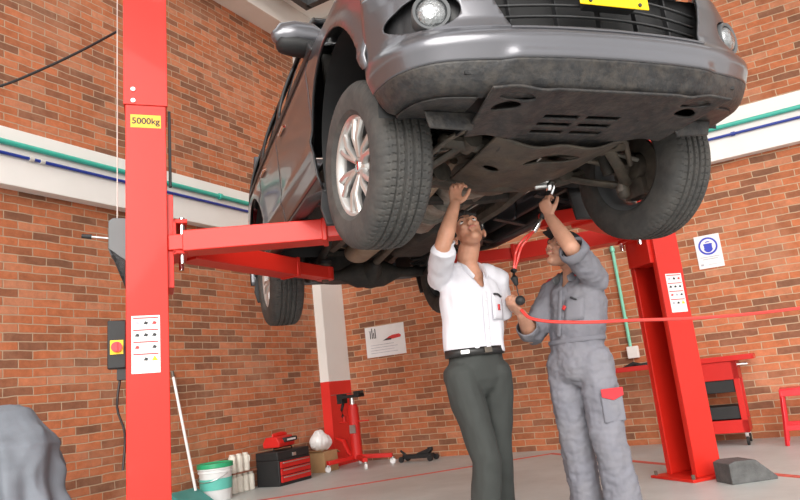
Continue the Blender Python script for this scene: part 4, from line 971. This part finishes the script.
# ---- air tool and hoses
t = empty('air_ratchet', 'silver and black air tool in the raised hand of the mechanic', 'air tool', (.828, 3.603, 1.80))
q = V((.80, 3.55, 1.80))
b = MB(); b.limb([(-.045, .0, -.10), (-.008, .0, -.03), (.022, .015, .045)], [.017, .021, .022], seg=16); b.build('tool_body', 'black', t)
b = MB(); b.limb([(.022, .012, .045), (.026, 0, .070), (.03, 0, .085)], [(.023, .02), (.026, .018), (.032, .018)], ref=(1, 0, 0), seg=14); b.build('tool_head', 'chrome', t)
b = MB(); b.cyl((.03, 0, .085), (-.025, -.01, .105), .013); b.limb([(-.0, 0, .075), (-.055, 0, .078)], [(.02, .012)]*2, seg=12); b.build('drive_socket', 'steel', t)
b = MB(); b.limb([(.02, -.012, .02), (.035, -.022, .05), (.036, -.024, .07)], [(.010, .008)]*3); b.build('tool_lever', 'chrome', t)
b = MB(); b.cyl((-.045, 0, -.10), (-.082, -.01, -.145), .011); b.cyl((-.075, -.01, -.137), (-.105, -.012, -.175), .015); b.build('hose_fitting', 'chrome', t)
p0 = V((.723, 3.591, 1.625))
t = empty('coil_hose', 'thin red hose hanging from the air tool to a black fitting between the men', 'air hose', p0)
h1 = [p0, V((.660, 3.53, 1.585)), V((.612, 3.53, 1.53)), V((.590, 3.53, 1.47)), V((.575, 3.53, 1.41))]
h2 = [p0, V((.672, 3.52, 1.575)), V((.630, 3.52, 1.53)), V((.608, 3.52, 1.48)), V((.580, 3.53, 1.41))]
MB().tube([p-p0 for p in h1], .0065).build('hose_strand', 'hose', t); MB().tube([p-p0 for p in h2], .0065).build('hose_strand', 'hose', t)
b = MB(); b.limb([V((.577, 3.53, 1.415))-p0, V((.573, 3.53, 1.38))-p0, V((.580, 3.53, 1.345))-p0], [.018, .020, .012]); b.build('hose_coupling', 'black', t)
b = MB(); b.tube([V((.580, 3.53, 1.345))-p0, V((.582, 3.53, 1.30))-p0, V((.586, 3.53, 1.275))-p0], .003); b.build('cord', 'cable', t)
b = MB(); b.ell(V((.588, 3.53, 1.258))-p0, .026); b.build('ball_knob', 'black', t)
pts = [(.592, 3.575, 1.215), (.625, 3.54, 1.165), (.70, 3.50, 1.135), (.80, 3.46, 1.115), (.92, 3.44, 1.10), (1.10, 3.46, 1.09), (1.5, 3.52, 1.065), (1.9, 3.58, 1.06), (2.3, 3.64, 1.075), (2.8, 3.7, 1.11), (4.2, 4.0, 1.22), (6.5, 4.6, 1.45)]
tag(MB().tube(pts, .0085, smooth=6).build('air_hose', 'hose'), 'red air hose stretched level from the mechanic\'s lower hand toward the right edge', 'air hose')
# ------------------------------------------------------------------ things along the walls
def rt(name, label, cat, x, y, rz=0, z=0, group=None): return empty(name, label, cat, room(x, y, z), RA+rz, group)
# bucket
t = rt('paint_bucket', 'white plastic bucket with a green lid by the left wall', 'bucket', .22, -2.68)
b = MB(); b.lathe([(0, 0), (.138, 0), (.145, .01), (.165, .33), (.160, .33), (.13, .02), (0, .02)], seg=40); b.lathe([(.160, .27), (.172, .272), (.172, .285), (.163, .288)], seg=40); b.lathe([(.162, .30), (.175, .303), (.175, .315), (.164, .318)], seg=40); b.build('bucket_body', 'bucketw', t)
b = MB(); b.lathe([(0, .350), (.155, .350), (.168, .362), (.178, .360), (.180, .318), (.172, .318), (.17, .335), (0, .335)], seg=40); b.build('lid', 'bucketg', t)
b = MB(); b.lathe([(.1565, .11), (.1625, .215), (.1635, .214), (.1575, .109)], seg=40); b.build('label_band', 'teal', t)
b = MB(); b.tube([(math.cos(a)*.172, math.sin(a)*.172-.0, .26-.10*math.sin((a+PI*.9)/1.0*.0)-.07*math.sin(PI*(i/12))) for i, a in enumerate(frange(-PI*.98, -.02, 13))], .004); b.build('wire_handle', 'steel', t)
# jugs on a low plank rack
t = rt('jug_rack', 'low brown plank rack holding cream jugs against the left wall', 'rack', .12, -2.20)
b = MB(); b.box((-.10, -.19, .193), (.05, .19, .205)); b.build('shelf_board', 'wood', t, smooth=0)
for y in (-.185, .175): MB().box((-.10, y, 0), (-.08, y+.01, .193)).build('rack_post', 'wood', t, smooth=0)
rows = [(y, .0005) for y in (-.131, -.044, .044, .131)]+[(y, .2055) for y in (-.13, -.03, .07)]
nm = ['leftmost jug of the lower row below the plank rack', 'second jug from the left in the lower row of the rack', 'third jug from the left in the lower row of the rack', 'rightmost jug of the lower row below the plank rack', 'left cream jug on top of the plank rack', 'middle cream jug on top of the plank rack', 'right cream jug on top of the plank rack']
def make_jug():
    r = D.objects.new('jug', None); COL.objects.link(r)
    b = MB(); b.lathe([(0, 0), (.038, 0), (.043, .006), (.043, .145), (.040, .16), (.034, .168), (.030, .170), (.030, .174), (0, .174)], seg=24); b.build('jug_body', 'jug', r)
    b = MB(); b.lathe([(0, .189), (.031, .189), (.032, .172), (0, .172)], seg=20); b.build('cap', 'jug', r)
    b = MB(); b.tube([(.034, 0, .160), (.046, 0, .150), (.049, 0, .12), (.042, 0, .09)], .004); b.build('handle', 'jug', r); return r
j0 = make_jug()
for i, ((y, z), lab) in enumerate(zip(rows, nm)):
    if i == 0: r = j0
    else:
        r = j0.copy(); COL.objects.link(r)
        for ch in j0.children: c = ch.copy(); COL.objects.link(c); c.parent = r
    r.location = room(.12, -2.20+y, z); r.rotation_euler = (0, 0, RA+[.2, -1.2, .9, 2.2, -.3, 1.5, .4][i]); tag(r, lab.replace('jug', 'jug', 1), 'jug', 'cream jugs on the plank rack')
# tool chest with a case on it
t = rt('tool_chest', 'black and red tool chest with three drawers on the floor by the left wall', 'tool chest', .30, -1.70)
b = MB(); b.box((-.17, -.28, 0), (.15, .28, .27)); b.box((-.17, -.28, .27), (.14, .28, .36)); b.build('chest_body', 'black', t, bevel=.008)
for z in (.035, .11, .185):
    dr = MB().box((.145, -.255, z), (.166, .255, z+.066)).build('drawer', 'redm', t, bevel=.004)
    b = MB(); b.box((.166, -.23, z+.047), (.176, .23, z+.058)); b.build('drawer_pull', 'steel', dr, bevel=.002)
b = MB(); b.box((.14, -.03, .29), (.152, .03, .325)); b.build('latch', 'steel', t, bevel=.002)
b = MB(); b.tube([(-.01, -.16, .36), (-.01, -.15, .39), (-.01, .15, .39), (-.01, .16, .36)], .008, smooth=1); b.build('carry_handle', 'black', t)
t = rt('tool_case', 'small red tool case with a black grip lying on the black tool chest', 'tool case', .28, -1.72, .15, .40)
b = MB(); b.prism([(-.10, -.20, 0), (.10, -.20, 0), (.11, -.20, .05), (.07, -.20, .115), (-.07, -.20, .115), (-.11, -.20, .05)], (0, .34, 0)); b.build('case_body', 'redm', t, bevel=.01)
b = MB(); b.box((.06, -.10, .045), (.125, .17, .095)); b.build('case_grip', 'black', t, bevel=.01)
b = MB(); b.box((.124, -.06, .06), (.129, .12, .08)); b.build('case_label', 'paper', t, smooth=0)
b = MB(); b.limb([(-.01, -.14, .12), (0, .02, .125), (.02, .10, .13)], [(.03, .012), (.035, .015), (.02, .012)]); b.build('top_tray', 'redm', t)
# box and bag
t = rt('cardboard_box', 'brown cardboard box beside the red jack stand in the corner', 'box', .21, -.87, .0)
b = MB(); b.box((-.13, -.14, 0), (.13, .14, .235)); b.build('box_body', 'card', t, bevel=.004, smooth=0)
for s in (-1, 1): MB().prism([(-.13, s*.14, .235), (.13, s*.14, .235), (.13, s*.20, .20 if s > 0 else .26), (-.13, s*.20, .20 if s > 0 else .26)], (0, 0, .004)).build('box_flap', 'card', t, smooth=0)
MB().box((.1305, -.10, .06), (.1315, -.02, .12)).build('box_label', 'paper', t, smooth=0)
b = MB(); b.ell((0, -.01, .12), (.13, .15, .12)); b.limb([(0, -.02, .16), (.0, -.05, .22), (.01, .03, .23)], [.10, .06, .04]); b.ell((.03, .08, .10), (.09, .09, .09))
o = b.fuse('plastic_bag', 'plasticbag', None, voxel=.01, smooth=3, disp=folds(.014, 14)); o.scale = (.9, .9, .95); o.location = room(.21, -.89, .245); o.rotation_euler = (0, 0, RA); tag(o, 'white plastic bag standing on the cardboard box', 'bag')
# transmission jack
t = rt('transmission_jack', 'red telescopic transmission jack on casters in front of the red column', 'jack', .54, -.60)
b = MB(); b.cyl((0, 0, .10), (0, 0, .72), .072); b.cyl((0, 0, .72), (0, 0, .76), .062); b.build('jack_cylinder', 'redm', t)
b = MB(); b.cyl((0, 0, .76), (0, 0, .84), .03); b.build('ram', 'steel', t)
b = MB(); b.box((-.13, -.07, .84), (.15, .07, .88)); b.box((-.19, -.06, .78), (-.11, .06, .90)); b.box((.07, -.06, .86), (.15, .06, .92)); b.limb([(-.13, 0, .80), (-.17, 0, .70), (-.16, 0, .62)], [.02, .016, .02]); b.build('saddle_head', 'black', t, bevel=.006)
b = MB(); b.box((-.30, -.03, .895), (.26, .03, .903)); b.build('saddle_plate', 'castiron', t)
b = MB(); b.cyl((-.14, 0, .55), (-.14, 0, .62), .02); b.box((-.22, -.015, .54), (.22, .015, .555)); b.build('pump_bracket', 'redm', t, bevel=.003)
b = MB(); b.limb([(-.26, -.02, .36), (-.16, -.02, .32), (-.10, -.02, .18), (-.05, 0, .10)], [(.02, .04), (.03, .05), (.03, .05), (.03, .03)], ref=(0, 0, 1), seg=10); b.build('foot_pedal', 'redm', t)
MB().obox((.02, -.074, .46), (.042, 0, 0), (0, .004, 0), (0, 0, .05)).build('rating_label', 'steel', t, smooth=0)
legs = [(-.15, -.42), (.30, -.28), (.44, .12), (-.16, .30)]
for x, y in legs:
    d = V((x, y, 0)).normalized(); lg = MB(); lg.bar(V((0, 0, .12))+d*.05, V((x, y, .105)), .06, .05); lg = lg.build('base_leg', 'redm', t, bevel=.005)
    b = MB(); b.cyl((x, y, .085), (x, y, .05), .018); b.bar((x-.02, y, .07), (x+.02, y, .07), .06, .006); b.build('caster_fork', 'steel', lg)
    p = V((x, y, .036)); n = V((-d.y, d.x, 0)); b = MB(); b.cyl(p-n*.015, p+n*.015, .036, seg=28); b.build('caster_wheel', 'paper', lg, bevel=.003)
# black creeper dolly
t = rt('floor_jack', 'low black trolley jack lying on the floor by the back wall', 'jack', 1.27, -.35)
b = MB(); b.box((-.20, -.05, .035), (.20, .05, .085)); b.prism([(-.02, -.04, .085), (.16, -.04, .085), (.20, -.04, .13), (.14, -.04, .14), (.0, -.04, .10)], (0, .08, 0)); b.build('jack_frame', 'black', t, bevel=.006)
b = MB(); b.cyl((.17, 0, .12), (.17, 0, .155), .035); b.build('jack_saddle', 'black', t)
b = MB(); b.limb([(-.18, 0, .08), (-.24, 0, .13)], [.016, .014]); b.build('handle_socket', 'black', t)
for x, r in ((-.20, .035), (.20, .035)):
    for y in (-.08, .08): MB().cyl((x, y-.018, r), (x, y+.018, r), r).build('roller', 'black', t, bevel=.004)
# red tool trolley by the back wall
t = rt('tool_trolley', 'red tool trolley with black drawers standing behind the right lift post', 'tool trolley', 4.50, -.34)
b = MB(); b.box((-.66, -.20, .795), (.62, .20, .81)); b.box((-.66, -.21, .795), (.62, -.20, .845)); b.box((-.66, .20, .795), (.62, .21, .845)); b.box((-.67, -.21, .795), (-.66, .21, .845)); b.box((.62, -.21, .795), (.63, .21, .845)); b.build('top_tray', 'redm', t, bevel=.004)
b = MB()
for x in (-.04, .42):
    for y in (-.19, .15): b.box((x, y, .12), (x+.055, y+.045, .795))
b.box((-.04, -.19, .12), (.475, .195, .24)); b.box((-.04, -.19, .62), (.475, .195, .795)); b.build('trolley_frame', 'redm', t, bevel=.004)
for z in (.25, .50): MB().box((.015, -.175, z), (.42, .16, z+.12)).build('drawer', 'black', t, bevel=.006)
b = MB(); b.tube([(.475, -.15, .755), (.56, -.15, .755), (.56, .12, .755), (.475, .12, .755)], .010, smooth=1); b.build('push_handle', 'steel', t)
for x in (.0, .44):
    for y in (-.15, .15):
        f = MB().bar((x, y, .12), (x, y, .07), .03, .03, up=(1, 0, 0)).build('caster_fork', 'steel', t, bevel=.002)
        MB().cyl((x-.012, y, .042), (x+.012, y, .042), .042).build('caster_wheel', 'black', f, bevel=.003)
b = MB(); b.limb([(-.62, 0, .0), (-.52, .02, .03), (-.44, -.02, .01), (-.36, 0, .02)], [(.02, .03), (.03, .03), (.025, .03), (.02, .02)]); o = b.build('rag', 'black'); o.location = room(4.50, -.34, .832); o.rotation_euler = (0, 0, RA); tag(o, 'dark rag and tools bundle lying on the left end of the red tray', 'rag')
# stool
t = rt('plastic_stool', 'red plastic stool by the back wall at the right edge', 'stool', 5.46, -.52)
b = MB(); b.box((-.17, -.17, .47), (.17, .17, .50)); b.box((-.175, -.175, .43), (-.165, .175, .49)); b.box((.165, -.175, .43), (.175, .175, .49)); b.box((-.17, -.175, .43), (.17, -.165, .49)); b.box((-.17, .165, .43), (.17, .175, .49)); b.build('stool_seat', 'redp', t, bevel=.008)
for sx in (-1, 1):
    for sy in (-1, 1):
        b = MB(); b.limb([(sx*.155, sy*.155, .47), (sx*.17, sy*.17, .25), (sx*.195, sy*.195, .0)], [(.022, .022), (.022, .022), (.020, .020)], ref=(1, 0, 0), seg=4, cap=False); b.build('leg', 'redp', t, bevel=.004)
for s in (-1, 1):
    MB().bar((-.18, s*.182, .155), (.18, s*.182, .155), .02, .05).build('crossbar', 'redp', t, bevel=.004); MB().bar((s*.182, -.18, .155), (s*.182, .18, .155), .02, .05).build('crossbar', 'redp', t, bevel=.004)
# long-handled dustpan
t = rt('dustpan', 'teal long-handled dustpan leaning on the left wall beside the lift post', 'dustpan', .30, -3.08)
b = MB(); b.prism([(-.14, -.17, .005), (.16, -.17, .005), (.16, -.17, .02), (-.10, -.17, .16), (-.14, -.17, .16)], (0, .34, 0)); b.build('pan', 'tealpan', t, bevel=.008)
b = MB(); b.cyl((-.06, .11, .14), (-.265, .08, 1.25), .014); b.build('handle', 'paper', t)
b = MB(); b.cyl((-.265, .08, 1.25), (-.276, .079, 1.31), .016); b.build('handle_grip', 'castiron', t)
# covered machine at the lower left
t = (-3.0, 5.12)
b = MB(); c = V((0, 0, 0))
b.limb([(-.02, 0, .0), (0, 0, .45), (0, 0, .80), (-.04, 0, .93)], [(.46, .36), (.45, .35), (.42, .33), (.30, .24)], ref=(1, 0, 0), seg=28, cap=True)
b.ell((-.10, -.02, .90), (.33, .27, .20)); b.ell((.13, -.02, .74), (.30, .28, .24))
def cf(c, n):
    a = math.atan2(c.y, c.x); w = max(0, min(1, (.95-c.z)/.5))
    return .040*w*(noise.noise(V((math.cos(a)*4.5, math.sin(a)*4.5, c.z*1.2)))*1.2+.5*math.sin(a*13+c.z*3))+.030*noise.noise(c*6)-.045*abs(noise.noise(V((c.x*5+c.z*3, c.y*5, c.z*2.5))))
o = b.fuse('machine_cover', 'cover', None, voxel=.014, smooth=4, disp=cf)
bm = bmesh.new(); bm.from_mesh(o.data); bmesh.ops.bisect_plane(bm, geom=bm.verts[:]+bm.edges[:]+bm.faces[:], plane_co=(0, 0, .01), plane_no=(0, 0, -1), clear_outer=True); bm.to_mesh(o.data); bm.free()
o.location = (-2.74, 4.62, 0); o.rotation_euler = (0, 0, RA); o.scale = (.97, .97, .955); tag(o, 'machine under a draped dark grey fabric cover at the lower left', 'covered machine')
# ------------------------------------------------------------------ world, light, camera
def lights():
    w = D.worlds.new('world'); scene.world = w; w.use_nodes = True; nt = w.node_tree
    bg = nt.nodes['Background']
    tc = nt.nodes.new('ShaderNodeTexCoord'); sp = nt.nodes.new('ShaderNodeSeparateXYZ'); rp = nt.nodes.new('ShaderNodeValToRGB')
    nt.links.new(tc.outputs['Generated'], sp.inputs[0]); nt.links.new(sp.outputs['Z'], rp.inputs['Fac'])
    e = rp.color_ramp.elements; e[0].position = 0.0; e[0].color = (.90, .87, .83, 1); e[1].position = .5; e[1].color = (1, 1, 1.0, 1)
    nt.links.new(rp.outputs['Color'], bg.inputs['Color']); bg.inputs['Strength'].default_value = 1.15
    s = D.lights.new('sun', 'SUN'); s.energy = 3.0; s.angle = math.radians(50); s.color = (1, .96, .9)
    o = D.objects.new('sun', s); COL.objects.link(o)
    d = V((.03, .9, -.42)); o.rotation_euler = d.to_track_quat('-Z', 'Y').to_euler(); o.location = (0, -8, 6)
lights()
cam = D.cameras.new('camera'); co = D.objects.new('camera', cam); COL.objects.link(co); scene.camera = co
cam.sensor_width = 36; cam.lens = 684.2/800*36; cam.clip_start = .05
pit, rol = .1994156, -.11222358
fw = V((0, math.cos(pit), math.sin(pit))); r0 = V((1, 0, 0)); u0 = r0.cross(fw)
r = r0*math.cos(rol)+u0*math.sin(rol); u = -r0*math.sin(rol)+u0*math.cos(rol)
co.matrix_world = Matrix(((r.x, u.x, -fw.x, 0), (r.y, u.y, -fw.y, 0), (r.z, u.z, -fw.z, .88), (0, 0, 0, 1)))
vs = scene.view_settings; vs.view_transform = 'Standard'; vs.look = 'None'; vs.gamma = 1; vs.exposure = .60; vs.use_curve_mapping = False
